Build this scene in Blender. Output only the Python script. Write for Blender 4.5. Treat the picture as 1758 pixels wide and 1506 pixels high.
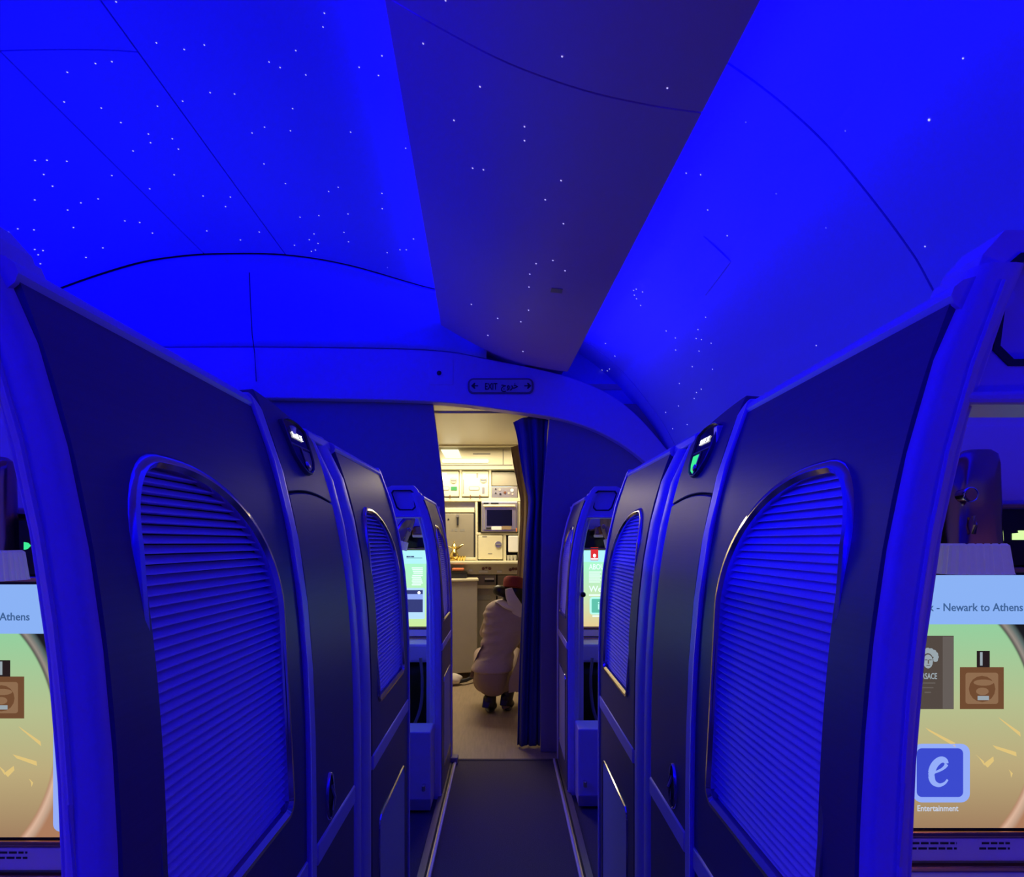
import bpy, bmesh, math, random
from mathutils import Vector, Matrix, Euler
from mathutils.bvhtree import BVHTree
random.seed(4)
for o in list(bpy.data.objects): bpy.data.objects.remove(o)
scene = bpy.context.scene
COL = scene.collection
PI = math.pi

# ------------------------------------------------------------------ camera
F, VX, VY, EYE = 1050.0, 867.0, 932.0, 1.15      # focal length / vanishing point in pixels of 1758x1506
cam = bpy.data.cameras.new('camera'); camo = bpy.data.objects.new('camera', cam); COL.objects.link(camo)
camo.location = (0, 0, EYE); camo.rotation_euler = (PI/2, 0, 0)
cam.sensor_fit = 'HORIZONTAL'; cam.sensor_width = 36; cam.lens = F/1758*36
cam.shift_x = (879-VX)/1758; cam.shift_y = (VY-753)/1758
cam.clip_start = .02
scene.camera = camo
# ------------------------------------------------------------------ world, exposure
w = bpy.data.worlds.new('world'); scene.world = w; w.use_nodes = True
w.node_tree.nodes['Background'].inputs[0].default_value = (0, 0, 0, 1)
w.node_tree.nodes['Background'].inputs[1].default_value = 0
vs = scene.view_settings
vs.view_transform = 'Standard'; vs.look = 'None'; vs.gamma = 1; vs.exposure = 0; vs.use_curve_mapping = False

BLUE = (0.002, 0.0, 1.0)
def area(name, loc, direction, along, sx, sy, power, color, spread=PI):
    l = bpy.data.lights.new(name, 'AREA'); l.shape = 'RECTANGLE'; l.size = sx; l.size_y = sy
    l.energy = power; l.color = color; l.spread = spread
    o = bpy.data.objects.new(name, l); COL.objects.link(o)
    z = -Vector(direction).normalized(); x = Vector(along).normalized(); x = (x - z*x.dot(z)).normalized(); y = z.cross(x)
    m = Matrix((x, y, z)).transposed().to_4x4(); m.translation = Vector(loc); o.matrix_world = m
    return o
SK = (822-VX)/F           # skew of the aisle ceiling panel
# LED cove lights hidden above the aisle ceiling panel and along the far edge of the vault
area('cove_light', (-.06-SK*.65, -.65, 2.345), (-1, -.04, .16), (SK, 1, 0), 7.5, .07, 68.0, BLUE, 2.3)
area('cove_light', (.34-SK*.65, -.65, 2.13), (1, .04, .02), (SK, 1, 0), 7.5, .07, 25.0, BLUE, 2.3)
area('cove_light', (-2.46, -.65, 2.20), (1, 0, .22), (0, 1, 0), 7.5, .08, 78.0, BLUE, 2.5)
# galley ceiling lamps
area('galley_light', (-.30, 4.95, 1.97), (0, 0, -1), (1, 0, 0), .9, .40, 19.0, (1.0, .83, .55))
area('galley_light', (-.35, 5.35, 1.795), (0, .22, -1), (1, 0, 0), .8, .05, 2.6, (1.0, .86, .56))

# ------------------------------------------------------------------ materials
MATS = {}
def mat(name, col, rough=.5, metal=0., emit=None, estr=1., noise=0., nscale=40., bump=0., bscale=200., spec=.5, stretch=None, trans=0., coat=0.):
    if name in MATS: return MATS[name]
    m = bpy.data.materials.new(name); m.use_nodes = True
    nt = m.node_tree; b = nt.nodes['Principled BSDF']
    b.inputs['Base Color'].default_value = (*col, 1); b.inputs['Roughness'].default_value = rough
    b.inputs['Metallic'].default_value = metal; b.inputs['Specular IOR Level'].default_value = spec
    if coat: b.inputs['Coat Weight'].default_value = coat; b.inputs['Coat Roughness'].default_value = .15
    if emit: b.inputs['Emission Color'].default_value = (*emit, 1); b.inputs['Emission Strength'].default_value = estr
    if noise or bump:
        tc = nt.nodes.new('ShaderNodeTexCoord'); mp = nt.nodes.new('ShaderNodeMapping')
        nt.links.new(tc.outputs['Object'], mp.inputs[0])
        if stretch: mp.inputs['Scale'].default_value = stretch
    if noise:
        n = nt.nodes.new('ShaderNodeTexNoise'); n.inputs['Scale'].default_value = nscale; n.inputs['Detail'].default_value = 5
        nt.links.new(mp.outputs[0], n.inputs['Vector'])
        r = nt.nodes.new('ShaderNodeMix'); r.data_type = 'RGBA'
        r.inputs['A'].default_value = (*[max(0, c*(1-noise)) for c in col], 1); r.inputs['B'].default_value = (*[min(1, c*(1+noise)) for c in col], 1)
        nt.links.new(n.outputs['Fac'], r.inputs['Factor']); nt.links.new(r.outputs['Result'], b.inputs['Base Color'])
    if bump:
        n2 = nt.nodes.new('ShaderNodeTexNoise'); n2.inputs['Scale'].default_value = bscale; n2.inputs['Detail'].default_value = 3
        nt.links.new(mp.outputs[0], n2.inputs['Vector'])
        bp = nt.nodes.new('ShaderNodeBump'); bp.inputs['Strength'].default_value = bump; bp.inputs['Distance'].default_value = .002
        nt.links.new(n2.outputs['Fac'], bp.inputs['Height']); nt.links.new(bp.outputs[0], b.inputs['Normal'])
    MATS[name] = m
    return m
def glow(name, col, s=1.):
    if name in MATS: return MATS[name]
    m = bpy.data.materials.new(name); m.use_nodes = True; nt = m.node_tree
    for n in list(nt.nodes): nt.nodes.remove(n)
    o = nt.nodes.new('ShaderNodeOutputMaterial'); e = nt.nodes.new('ShaderNodeEmission')
    e.inputs[0].default_value = (*col, 1); e.inputs[1].default_value = s
    nt.links.new(e.outputs[0], o.inputs[0]); MATS[name] = m
    return m
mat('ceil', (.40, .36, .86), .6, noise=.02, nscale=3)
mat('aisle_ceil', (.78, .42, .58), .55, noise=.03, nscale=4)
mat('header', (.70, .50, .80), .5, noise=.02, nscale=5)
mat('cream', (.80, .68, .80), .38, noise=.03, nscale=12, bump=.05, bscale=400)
mat('panel', (.17, .13, .15), .42, noise=.10, nscale=9, stretch=(1, 1, 30), spec=.4)
mat('panel_edge', (.22, .17, .16), .3)
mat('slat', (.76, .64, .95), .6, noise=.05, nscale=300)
mat('backing', (.03, .025, .03), .8)
mat('groove', (.02, .02, .025), .7)
mat('chrome', (.80, .76, .74), .16, metal=1., noise=.05, nscale=20)
mat('fabric', (.62, .58, .60), .8, bump=.3, bscale=500, noise=.06, nscale=200)
mat('carpet', (.115, .095, .10), .95, noise=.5, nscale=260, bump=.8, bscale=350)
mat('bulkhead', (.36, .30, .32), .55, noise=.04, nscale=30, bump=.08, bscale=200)
mat('curtain', (.05, .055, .26), .85, noise=.10, nscale=80, bump=.15, bscale=400)
mat('brown_cloth', (.30, .21, .12), .8, noise=.2, nscale=25)
mat('copper', (.62, .36, .22), .17, metal=1., noise=.05, nscale=8)
mat('gloss_black', (.006, .006, .008), .12)
mat('shade', (.72, .66, .70), .5, emit=(.5, .42, .45), estr=.10, noise=.05, nscale=60)  # faint glow painted in; the reading lamps are off
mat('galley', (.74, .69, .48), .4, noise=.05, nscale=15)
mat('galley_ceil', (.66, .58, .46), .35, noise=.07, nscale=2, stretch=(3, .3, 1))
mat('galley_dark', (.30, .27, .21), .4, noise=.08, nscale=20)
mat('alu', (.66, .64, .60), .3, metal=.85, noise=.08, nscale=20)
mat('gold', (.85, .66, .25), .15, metal=1., noise=.06, nscale=15)
mat('white', (.85, .85, .83), .5, noise=.03, nscale=30)
mat('orange', (.75, .22, .08), .5, noise=.06, nscale=30)
mat('brown', (.16, .06, .03), .4, noise=.1, nscale=60)
mat('green_label', (.03, .22, .08), .5, noise=.05, nscale=60)
mat('grey_mark', (.25, .24, .22), .6, noise=.1, nscale=80)
mat('cart', (.50, .46, .40), .45, noise=.06, nscale=12)
mat('skirt', (.34, .24, .19), .8, noise=.1, nscale=60, bump=.3, bscale=60)
mat('vinyl', (.42, .32, .22), .45, noise=.25, nscale=9, stretch=(8, .8, 1))
mat('jacket', (.46, .35, .31), .75, noise=.08, nscale=60, bump=.6, bscale=35)
mat('hat', (.30, .035, .03), .8, noise=.15, nscale=120, bump=.3, bscale=500)
mat('scarf', (.80, .72, .66), .7, noise=.06, nscale=60, bump=.3, bscale=60)
mat('hair', (.012, .009, .008), .4, noise=.3, nscale=200)
mat('shoe', (.02, .015, .018), .35, noise=.2, nscale=60)
mat('skin', (.55, .35, .25), .5, noise=.06, nscale=60)
mat('sign_plate', (.55, .53, .55), .35, noise=.03, nscale=40)
mat('ink', (.012, .012, .02), .5, noise=.1, nscale=100)
mat('wood_sill', (.30, .24, .18), .35, metal=.3, noise=.2, nscale=30, stretch=(6, .5, 1))
mat('belt', (.28, .24, .24), .6, noise=.1, nscale=100)
glow('star', (.42, .42, 1.0), 1.3); glow('star_dim', (.10, .10, 1.0), 1.1)
glow('white_led', (.95, .95, 1.0), 1.6); glow('green_led', (.05, .85, .32), 1.0); glow('green_arrow', (.62, .95, .35), 1.2)
glow('warm_shade', (1.0, .50, .22), 1.5); glow('lamp_panel', (1.0, .92, .62), 1.5); glow('amber_led', (1.0, .72, .42), 1.2)
glow('scr_header', (.26, .45, .92), 1.); glow('scr_text', (.05, .12, .30), 1.); glow('scr_box', (.085, .065, .055), 1.)
glow('scr_box_edge', (.13, .11, .10), 1.); glow('scr_bottle', (.16, .070, .032), 1.); glow('scr_bottle_lt', (.27, .15, .08), 1.)
glow('scr_cap', (.02, .012, .014), 1.); glow('scr_emblem', (.32, .38, .42), 1.); glow('scr_icon', (.045, .07, .62), 1.); glow('scr_icon_lt', (.30, .42, .95), 1.)
glow('scr_flare', (.75, .55, .20), 1.); glow('scr_pale', (.55, .60, .72), 1.); glow('scr_black', (.004, .004, .006), 1.)
glow('far_header', (.42, .85, .90), 1.1); glow('far_white', (.75, 1., .9), 1.2); glow('far_navy', (.04, .05, .20), 1.); glow('far_red', (.75, .03, .04), 1.)
glow('far_teal', (.12, .55, .42), 1.); glow('far_teal_lt', (.45, .92, .82), 1.1); glow('far_blue', (.45, .70, .95), 1.1)
M = MATS

# ------------------------------------------------------------------ helpers
def px(x, y, Y):                                  # pixel + distance along the aisle -> point
    return Vector(((x-VX)*Y/F, Y, EYE-(y-VY)*Y/F))
def link(o, parent=None, label=None, cat=None, group=None, kind=None):
    COL.objects.link(o)
    if parent is not None: o.parent = parent
    return tag(o, label, cat, group, kind)
def tag(o, label=None, cat=None, group=None, kind=None):
    if label: o['label'] = label
    if cat: o['category'] = cat
    if group: o['group'] = group
    if kind: o['kind'] = kind
    return o
def empty(name, loc=(0, 0, 0), **k):
    o = bpy.data.objects.new(name, None); o.empty_display_size = .05; o.location = loc
    return link(o, **k)
def mesh(name, verts, faces, m, parent=None, smooth=False, bevel=0., seg=2, angle=35, world=True, **k):
    me = bpy.data.meshes.new(name)
    off = Vector((0, 0, 0))
    if parent is not None and world:
        p = parent
        while p is not None: off += p.location; p = p.parent
    me.from_pydata([Vector(v)-off for v in verts], [], faces)
    bm = bmesh.new(); bm.from_mesh(me); bmesh.ops.remove_doubles(bm, verts=bm.verts, dist=1e-6)
    bmesh.ops.recalc_face_normals(bm, faces=bm.faces); bm.to_mesh(me); bm.free()
    me.materials.append(M[m] if isinstance(m, str) else m)
    if smooth:
        for p in me.polygons: p.use_smooth = True
    o = bpy.data.objects.new(name, me); link(o, parent, **k)
    if bevel:
        b = o.modifiers.new('bevel', 'BEVEL'); b.width = bevel; b.segments = seg; b.limit_method = 'ANGLE'; b.angle_limit = math.radians(angle)
        b.harden_normals = False
    if smooth:
        try: me.set_sharp_from_angle(angle=math.radians(40))
        except Exception: pass
    return o
def box(name, x0, x1, y0, y1, z0, z1, m, parent=None, bevel=.002, **k):
    v = [(x, y, z) for x in (x0, x1) for y in (y0, y1) for z in (z0, z1)]
    f = [(0, 1, 3, 2), (4, 6, 7, 5), (0, 4, 5, 1), (2, 3, 7, 6), (0, 2, 6, 4), (1, 5, 7, 3)]
    return mesh(name, v, f, m, parent, bevel=bevel, **k)
def catmull(pts, n=6):
    out = []
    P = [pts[0]]+list(pts)+[pts[-1]]
    for i in range(1, len(P)-2):
        for j in range(n):
            t = j/n
            out.append(tuple(.5*(2*b+(c-a)*t+(2*a-5*b+4*c-d)*t*t+(-a+3*b-3*c+d)*t**3) for a, b, c, d in zip(P[i-1], P[i], P[i+1], P[i+2])))
    out.append(tuple(pts[-1]))
    return out
def loft(name, rings, m, parent=None, closed=True, cap=True, smooth=True, **k):
    n = len(rings[0]); v = [p for r in rings for p in r]; f = []
    for i in range(len(rings)-1):
        for j in range(n if closed else n-1):
            a = i*n+j; b = i*n+(j+1) % n
            f.append((a, b, b+n, a+n))
    if cap and closed:
        f.append(tuple(range(n-1, -1, -1))); f.append(tuple(range((len(rings)-1)*n, len(rings)*n)))
    return mesh(name, v, f, m, parent, smooth=smooth, **k)
def tube(name, pts, r, m, parent=None, n=8, **k):
    pts = [Vector(p) for p in pts]; rings = []
    for i, p in enumerate(pts):
        t = (pts[min(i+1, len(pts)-1)]-pts[max(i-1, 0)]).normalized()
        u = t.cross(Vector((0, 0, 1)))
        if u.length < .05: u = t.cross(Vector((0, 1, 0)))
        u.normalize(); v = t.cross(u)
        rr = r[i] if isinstance(r, (list, tuple)) else r
        rings.append([p+u*rr*math.cos(2*PI*j/n)+v*rr*math.sin(2*PI*j/n) for j in range(n)])
    return loft(name, rings, m, parent, **k)
def lathe(name, c, prof, m, parent=None, n=20, axis='Z', **k):
    rings = []
    for r, h in prof:
        ring = []
        for j in range(n):
            a = 2*PI*j/n
            if axis == 'Z': ring.append((c[0]+r*math.cos(a), c[1]+r*math.sin(a), c[2]+h))
            else: ring.append((c[0]+r*math.cos(a), c[1]+h, c[2]+r*math.sin(a)))
        rings.append(ring)
    return loft(name, rings, m, parent, **k)
def rrect(cx, cz, w, h, r, n=5):
    out = []
    for (sx, sz, a0) in ((1, 1, 0), (-1, 1, 90), (-1, -1, 180), (1, -1, 270)):
        for i in range(n+1):
            a = math.radians(a0+90*i/n)
            out.append((cx+sx*(w/2-r)+r*math.cos(a), cz+sz*(h/2-r)+r*math.sin(a)))
    return out
def plate(name, pts, Y0, Y1, m, parent=None, bevel=0., **k):         # outline in X,Z extruded along Y
    n = len(pts)
    v = [(x, Y0, z) for x, z in pts]+[(x, Y1, z) for x, z in pts]
    f = [tuple(range(n)), tuple(range(2*n-1, n-1, -1))]+[(i, (i+1) % n, n+(i+1) % n, n+i) for i in range(n)]
    return mesh(name, v, f, m, parent, bevel=bevel, **k)
def text(name, body, size, loc, m, parent=None, rot=(PI/2, 0, 0), align='CENTER', sx=1., thick=.0004, basis=None, bold=.012, **k):
    cu = bpy.data.curves.new(name, 'FONT'); cu.body = body; cu.size = size; cu.align_x = align; cu.extrude = thick; cu.resolution_u = 3; cu.offset = bold*size
    t = bpy.data.objects.new(name, cu); COL.objects.link(t)
    dg = bpy.context.evaluated_depsgraph_get()
    me = bpy.data.meshes.new_from_object(t.evaluated_get(dg))
    bpy.data.objects.remove(t)
    me.materials.clear(); me.materials.append(M[m])
    o = bpy.data.objects.new(name, me)
    if basis is not None:
        mm = basis.copy()
    else:
        mm = Euler(rot).to_matrix().to_4x4()
    mm = mm @ Matrix.Diagonal((sx, 1, 1, 1))
    off = Vector((0, 0, 0)); p = parent
    while p is not None: off += p.location; p = p.parent
    me.transform(mm); me.transform(Matrix.Translation(Vector(loc)-off))
    return link(o, parent, **k)

# ================================================================== SETTING
YB = 3.36                    # bulkhead
floor = mesh('floor', [(-2.7, -4.5, 0), (1.35, -4.5, 0), (1.35, 3.24, 0), (-2.7, 3.24, 0), (-2.7, -4.5, -.05), (1.35, -4.5, -.05), (1.35, 3.24, -.05), (-2.7, 3.24, -.05)],
             [(0, 1, 2, 3), (4, 7, 6, 5), (0, 4, 5, 1), (1, 5, 6, 2), (2, 6, 7, 3), (3, 7, 4, 0)], 'carpet', kind='structure')
gfloor = box('floor', -2.7, 1.35, 3.24, 6.1, -.05, -.001, 'vinyl', bevel=0, kind='structure')
box('edge_strip', -.32, .32, 3.225, 3.25, -.004, .003, 'carpet', floor, bevel=.001)
box('wall_back', -2.7, 1.35, -4.52, -4.44, 0, 2.7, 'header', bevel=0, kind='structure')
box('wall_left', -2.75, -2.68, -4.5, 6.1, 0, 2.7, 'bulkhead', bevel=0, kind='structure')

# --- vaulted ceiling over the middle suites, panels with open joints
SKV = (850-VX)/F
VAULT = catmull([(-2.62, 2.18), (-2.40, 2.31), (-2.18, 2.42), (-1.83, 2.537), (-1.60, 2.58), (-1.366, 2.595), (-1.047, 2.589), (-.727, 2.537), (-.311, 2.42), (-.10, 2.40), (.02, 2.42)], 6)
def interp(prof, x):
    for a, b in zip(prof, prof[1:]):
        if a[0] <= x <= b[0]: return a[1]+(b[1]-a[1])*(x-a[0])/max(1e-9, b[0]-a[0])
    return prof[-1][1] if x > prof[-1][0] else prof[0][1]
def sheet(name, prof, skew, y0, y1, m, parent=None, th=.012, dz=0., **k):
    n = len(prof); v = []
    for y in (y0, y1):
        for (x, z) in prof: v.append((x+skew*y, y, z+dz))
        for (x, z) in prof: v.append((x+skew*y, y, z+dz+th))
    f = []
    for i in range(n-1):
        f += [(i, i+1, 2*n+i+1, 2*n+i), (n+i, 3*n+i, 3*n+i+1, n+i+1), (i, n+i, n+i+1, i+1), (2*n+i, 2*n+i+1, 3*n+i+1, 3*n+i)]
    f += [(0, 2*n, 3*n, n), (n-1, 2*n-1, 4*n-1, 3*n-1)]
    return mesh(name, v, f, m, parent, smooth=True, **k)
def cut(prof, a, b):
    return [(a, interp(prof, a))]+[p for p in prof if a < p[0] < b]+[(b, interp(prof, b))]
G = .0030
SURF = []
ceiling = sheet('ceiling', cut(VAULT, -1.047+G, .02), SKV, -4.45, 3.05, 'ceil', kind='structure'); SURF.append(ceiling)
SURF.append(sheet('ceiling_panel', cut(VAULT, -1.453+G, -1.047-G), SKV, -4.45, 1.795-.004, 'ceil', ceiling))
SURF.append(sheet('ceiling_panel', cut(VAULT, -1.453+G, -1.047-G), SKV, 1.795+.001, 3.05, 'ceil', ceiling))
SURF.append(sheet('ceiling_panel', cut(VAULT, -2.62, -1.453-G), SKV, -4.45, 3.05, 'ceil', ceiling))
# dark sheet behind the joints, standing in for the rib's shadow too
sheet('ceiling_backing', cut(VAULT, -2.6, .0), SKV, -4.45, 3.14, 'panel', ceiling, dz=.03)

# --- aisle ceiling panel (dim belly between the two coves)
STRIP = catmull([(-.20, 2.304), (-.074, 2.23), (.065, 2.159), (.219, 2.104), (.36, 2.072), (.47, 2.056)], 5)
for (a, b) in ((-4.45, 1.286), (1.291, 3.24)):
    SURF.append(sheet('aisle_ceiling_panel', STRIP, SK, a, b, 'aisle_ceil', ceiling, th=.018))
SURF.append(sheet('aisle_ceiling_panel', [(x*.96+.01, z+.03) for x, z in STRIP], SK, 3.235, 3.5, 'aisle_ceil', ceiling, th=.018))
# closed core above the panel that carries the lamps
v = []
for y in (-4.45, 3.5):
    v += [(.03+SK*y, y, 2.19), (.25+SK*y, y, 2.11), (.25+SK*y, y, 2.42), (.03+SK*y, y, 2.45)]
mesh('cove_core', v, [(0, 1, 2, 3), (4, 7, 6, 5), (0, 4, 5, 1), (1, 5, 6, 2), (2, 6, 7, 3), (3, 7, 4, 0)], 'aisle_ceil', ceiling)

# --- outboard ceiling and side wall
RSIDE = catmull([(.24, 2.30), (.40, 2.265), (.50, 2.235), (.563, 2.20), (.666, 2.123), (.769, 2.027), (.871, 1.905), (.949, 1.80), (.987, 1.737), (1.07, 1.57), (1.13, 1.38)], 5)
for i, (a, b) in enumerate(((-4.45, 1.347), (1.353, 3.197), (3.202, 3.5))):
    SURF.append(sheet('side_ceiling_panel', RSIDE, SK, a, b, 'ceil', ceiling))
sheet('ceiling_backing', RSIDE, SK, -4.45, 3.5, 'panel', ceiling, dz=.03)
mesh('wall_right', [(x+SK*y, y, z) for y in (-4.45, 6.1) for x, z in ((1.12, 1.42), (1.20, 1.1), (1.24, .6), (1.24, 0), (1.32, 0), (1.32, 1.45))],
     [(i, (i+1) % 6, 6+(i+1) % 6, 6+i) for i in range(6)]+[tuple(range(5, -1, -1)), tuple(range(6, 12))], 'bulkhead', kind='structure')

# --- bulkhead header arch at the end of the cabin
YH = 3.30
low = catmull([(-300, 683), (100, 683), (300, 683), (500, 684), (745, 690), (880, 706), (960, 719), (1020, 738), (1075, 768), (1120, 806), (1160, 860), (1180, 930)], 6)
up = catmull([(-300, 600), (60, 598), (290, 596), (500, 596), (740, 601), (850, 619), (955, 641), (1030, 668), (1085, 705), (1140, 765), (1190, 835), (1215, 930)], 6)
v = []; f = []
nn = len(low)
for (l, u) in zip(low, up):
    a = px(l[0], l[1], YH); b = px(u[0], u[1], YH)
    v += [a, b, b+Vector((0, .09, .0)), a+Vector((0, .09, 0))]
for i in range(nn-1):
    for j in range(4):
        f.append((4*i+j, 4*i+(j+1) % 4, 4*i+4+(j+1) % 4, 4*i+4+j))
header = mesh('trim_1', v, f, 'header', smooth=True, bevel=.006, kind='structure')
# curved transition from the vault down to the header
v = []; NT = 14
xs = [-2.62+i*(2.62-.05)/40 for i in range(41)]
for x in xs:
    z0 = interp(VAULT, x)+.004
    X = x+SKV*3.06
    pxx = X*F/YH+VX
    zu = EYE-(interp([(p[0], p[1]) for p in up], pxx)-VY)*YH/F
    for t in range(NT+1):
        a = t/NT*PI/2
        v.append((X, 3.072+(YH-3.072)*math.sin(a), z0-(z0-zu)*(1-math.cos(a))))
f = []
for i in range(len(xs)-1):
    for t in range(NT):
        a = i*(NT+1)+t; f.append((a, a+1, a+NT+2, a+NT+1))
trans = mesh('ceiling_transition', v, f, 'ceil', ceiling, smooth=True); SURF.append(trans)
so = trans.modifiers.new('s', 'SOLIDIFY'); so.thickness = .01; so.offset = 1
tube('joint', [px(428, 468, 3.075), px(430, 520, 3.13), px(433, 575, 3.225), px(437, 605, 3.294), px(440, 655, 3.296)], .0022, 'groove', ceiling, n=6)

# wall above the header that closes the cabin towards the galley
box('header_backing', -2.7, 1.3, 3.40, 3.425, 1.93, 2.75, 'ceil', header, bevel=0)
box('header_backing', .40, 1.3, 3.395, 3.42, 1.25, 1.95, 'ceil', header, bevel=0)
# --- bulkhead panels either side of the doorway
wl = [px(-400, 684, YB), px(742, 684, YB), px(752, 760, YB), px(762, 850, YB), px(770, 1000, YB), px(776, 1150, YB), Vector(((777-VX)*YB/F, YB, 0)), Vector((-2.68, YB, 0)), Vector((-2.68, YB, 1.9))]
def slab_y(name, pts, th, m, parent=None, **k):
    n = len(pts); vv = [tuple(p) for p in pts]+[(p[0], p[1]+th, p[2]) for p in pts]
    return mesh(name, vv, [tuple(range(n)), tuple(range(2*n-1, n-1, -1))]+[(i, (i+1) % n, n+(i+1) % n, n+i) for i in range(n)], m, parent, **k)
wall_front = slab_y('wall_front', wl, .03, 'bulkhead', bevel=.003, kind='structure')
wr = [px(946, 690, YB), px(937, 790, YB), px(931, 870, YB), px(929, 1000, YB), px(928, 1200, YB), Vector(((928-VX)*YB/F, YB, 0)), Vector((1.24, YB, 0)), Vector((1.24, YB, 1.5)), Vector((1.0, YB, 1.9)), px(1000, 690, YB)]
slab_y('bulkhead_panel', wr, .03, 'bulkhead', wall_front, bevel=.003)
# flat floor ramp block at the doorway foot
box('door_stop', -.335, -.245, 3.17, 3.23, 0, .035, 'bulkhead', wall_front, bevel=.006)

# --- galley shell
YG = 5.5
gceil = box('ceiling', -1.6, 1.1, 3.39, 5.36, 2.0, 2.03, 'galley_ceil', bevel=0, kind='structure')
box('wall_galley_left', -1.25, -1.2, 3.40, 6.0, 0, 2.0, 'galley', bevel=0, kind='structure').name = 'wall_1'
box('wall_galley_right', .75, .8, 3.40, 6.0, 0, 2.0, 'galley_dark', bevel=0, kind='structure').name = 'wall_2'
box('wall_3', -1.25, .8, 5.95, 6.0, 0, 2.1, 'galley', bevel=0, kind='structure')
box('trim_2', -1.2, .75, 5.30, 5.36, 1.985, 2.0, 'galley', bevel=.003, kind='structure')
box('ceiling_vent', *[px(815, 0, 3.5)[0], px(863, 0, 3.5)[0]], 3.475, 3.52, 1.988, 2.001, 'ink', gceil, bevel=.001)

# ================================================================== SUITE WALLS (profile leans out above the rail)
def XW(z): return .2825+.08*(max(0., z-.6)/.745)**3.73
def slope(z): return (XW(z+.005)-XW(z-.005))/.01
def wall_strip(name, sg, y0, y1, z0, z1, off, th, m, parent, nz=14, bevel=.002, top=None, seg=2, **k):
    """slab that follows the wall profile; top(y) may lower the top edge"""
    ny = 8 if top else 1
    rings = []
    v = []; f = []
    for i in range(ny+1):
        y = y0+(y1-y0)*i/ny
        zt = top(y) if top else z1
        for j in range(nz+1):
            z = z0+(zt-z0)*j/nz
            v.append((sg*(XW(z)+off), y, z)); v.append((sg*(XW(z)+off+th), y, z))
    W = 2*(nz+1)
    for i in range(ny):
        for j in range(nz):
            a = i*W+2*j
            f += [(a, a+2, a+W+2, a+W), (a+1, a+W+1, a+W+3, a+3)]
        a = i*W; f.append((a, a+W, a+W+1, a+1)); a = i*W+2*nz; f.append((a, a+1, a+W+1, a+W))
    for j in range(nz):
        f.append((2*j, 2*j+1, 2*j+3, 2*j+2)); a = ny*W+2*j; f.append((a, a+2, a+3, a+1))
    return mesh(name, v, f, m, parent, smooth=True, bevel=bevel, seg=seg, **k)
def louver_outline(ya, yb, z0, z1, n=9, grow=0.):
    ya -= grow; yb += grow; z0 -= grow; z1 += grow
    W = yb-ya
    pts = []
    def arc(cx, cz, rx, rz, a0, a1):
        for i in range(n+1):
            a = math.radians(a0+(a1-a0)*i/n); pts.append((cx+rx*math.cos(a), cz+rz*math.sin(a)))
    rx, rz = .74*W, .155
    arc(yb-rx, z1-rz, rx, rz, 0, 45); arc(yb-rx, z1-rz, rx, rz, 49, 90)
    arc(ya+.055, z1-.075, .055, .075, 95, 180)
    arc(ya+.014, z0+.014, .014, .014, 180, 270)
    arc(yb-.014, z0+.014, .014, .014, 270, 360)
    return pts
def ray_out(poly, c, d):
    best = None
    for (a, b) in zip(poly, poly[1:]+poly[:1]):
        ex, ez = b[0]-a[0], b[1]-a[1]
        den = d[0]*ez-d[1]*ex
        if abs(den) < 1e-12: continue
        t = ((a[0]-c[0])*ez-(a[1]-c[1])*ex)/den
        u = ((a[0]-c[0])*d[1]-(a[1]-c[1])*d[0])/den
        if t > 0 and -1e-6 <= u <= 1+1e-6 and (best is None or t > best): best = t
    return (c[0]+d[0]*best, c[1]+d[1]*best)
def holed_panel(name, sg, y0, y1, z0, z1, hole, th, m, parent, **k):
    c = (sum(p[0] for p in hole)/len(hole), sum(p[1] for p in hole)/len(hole))
    outer = [(y0, z0), (y1, z0), (y1, z1), (y0, z1)]
    ang = sorted([math.atan2(p[1]-c[1], p[0]-c[0]) for p in hole]+[math.atan2(p[1]-c[1], p[0]-c[0]) for p in outer]+[2*PI*i/48-PI for i in range(48)])
    aa = [ang[0]]
    for a in ang[1:]:
        if a-aa[-1] > .004: aa.append(a)
    NR = 7; v = []; f = []; n = len(aa)
    for a in aa:
        d = (math.cos(a), math.sin(a)); h = ray_out(hole, c, d); o = ray_out(outer, c, d)
        for r in range(NR+1):
            t = r/NR; y = h[0]+(o[0]-h[0])*t; z = h[1]+(o[1]-h[1])*t
            v.append((sg*XW(z), y, z))
        for (q) in (o, h): v.append((sg*(XW(q[1])+th), q[0], q[1]))
    K = NR+3
    for i in range(n):
        a = i*K; b = ((i+1) % n)*K
        for r in range(K):
            f.append((a+r, b+r, b+(r+1) % K, a+(r+1) % K))
    return mesh(name, v, f, m, parent, smooth=True, **k)
def ring(name, sg, hole, w, h, m, parent, **k):
    c = (sum(p[0] for p in hole)/len(hole), sum(p[1] for p in hole)/len(hole))
    rings = []; N = len(hole)
    for i, p in enumerate(hole):
        a = hole[i-1]; b = hole[(i+1) % N]
        t = Vector((b[0]-a[0], b[1]-a[1])); t.normalize(); nrm = Vector((t[1], -t[0]))
        if nrm.dot(Vector((p[0]-c[0], p[1]-c[1]))) < 0: nrm = -nrm
        r = []
        for (u, e) in ((-.002, -.012), (-.002, .0), (w*.25, h), (w*.7, h*.9), (w, 0), (w, -.003)):
            q = Vector(p)+nrm*u
            r.append((sg*(XW(q[1])-e), q[0], q[1]))
        rings.append(r)
    rings.append(rings[0])
    return loft(name, rings, m, parent, cap=False, **k)

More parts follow.
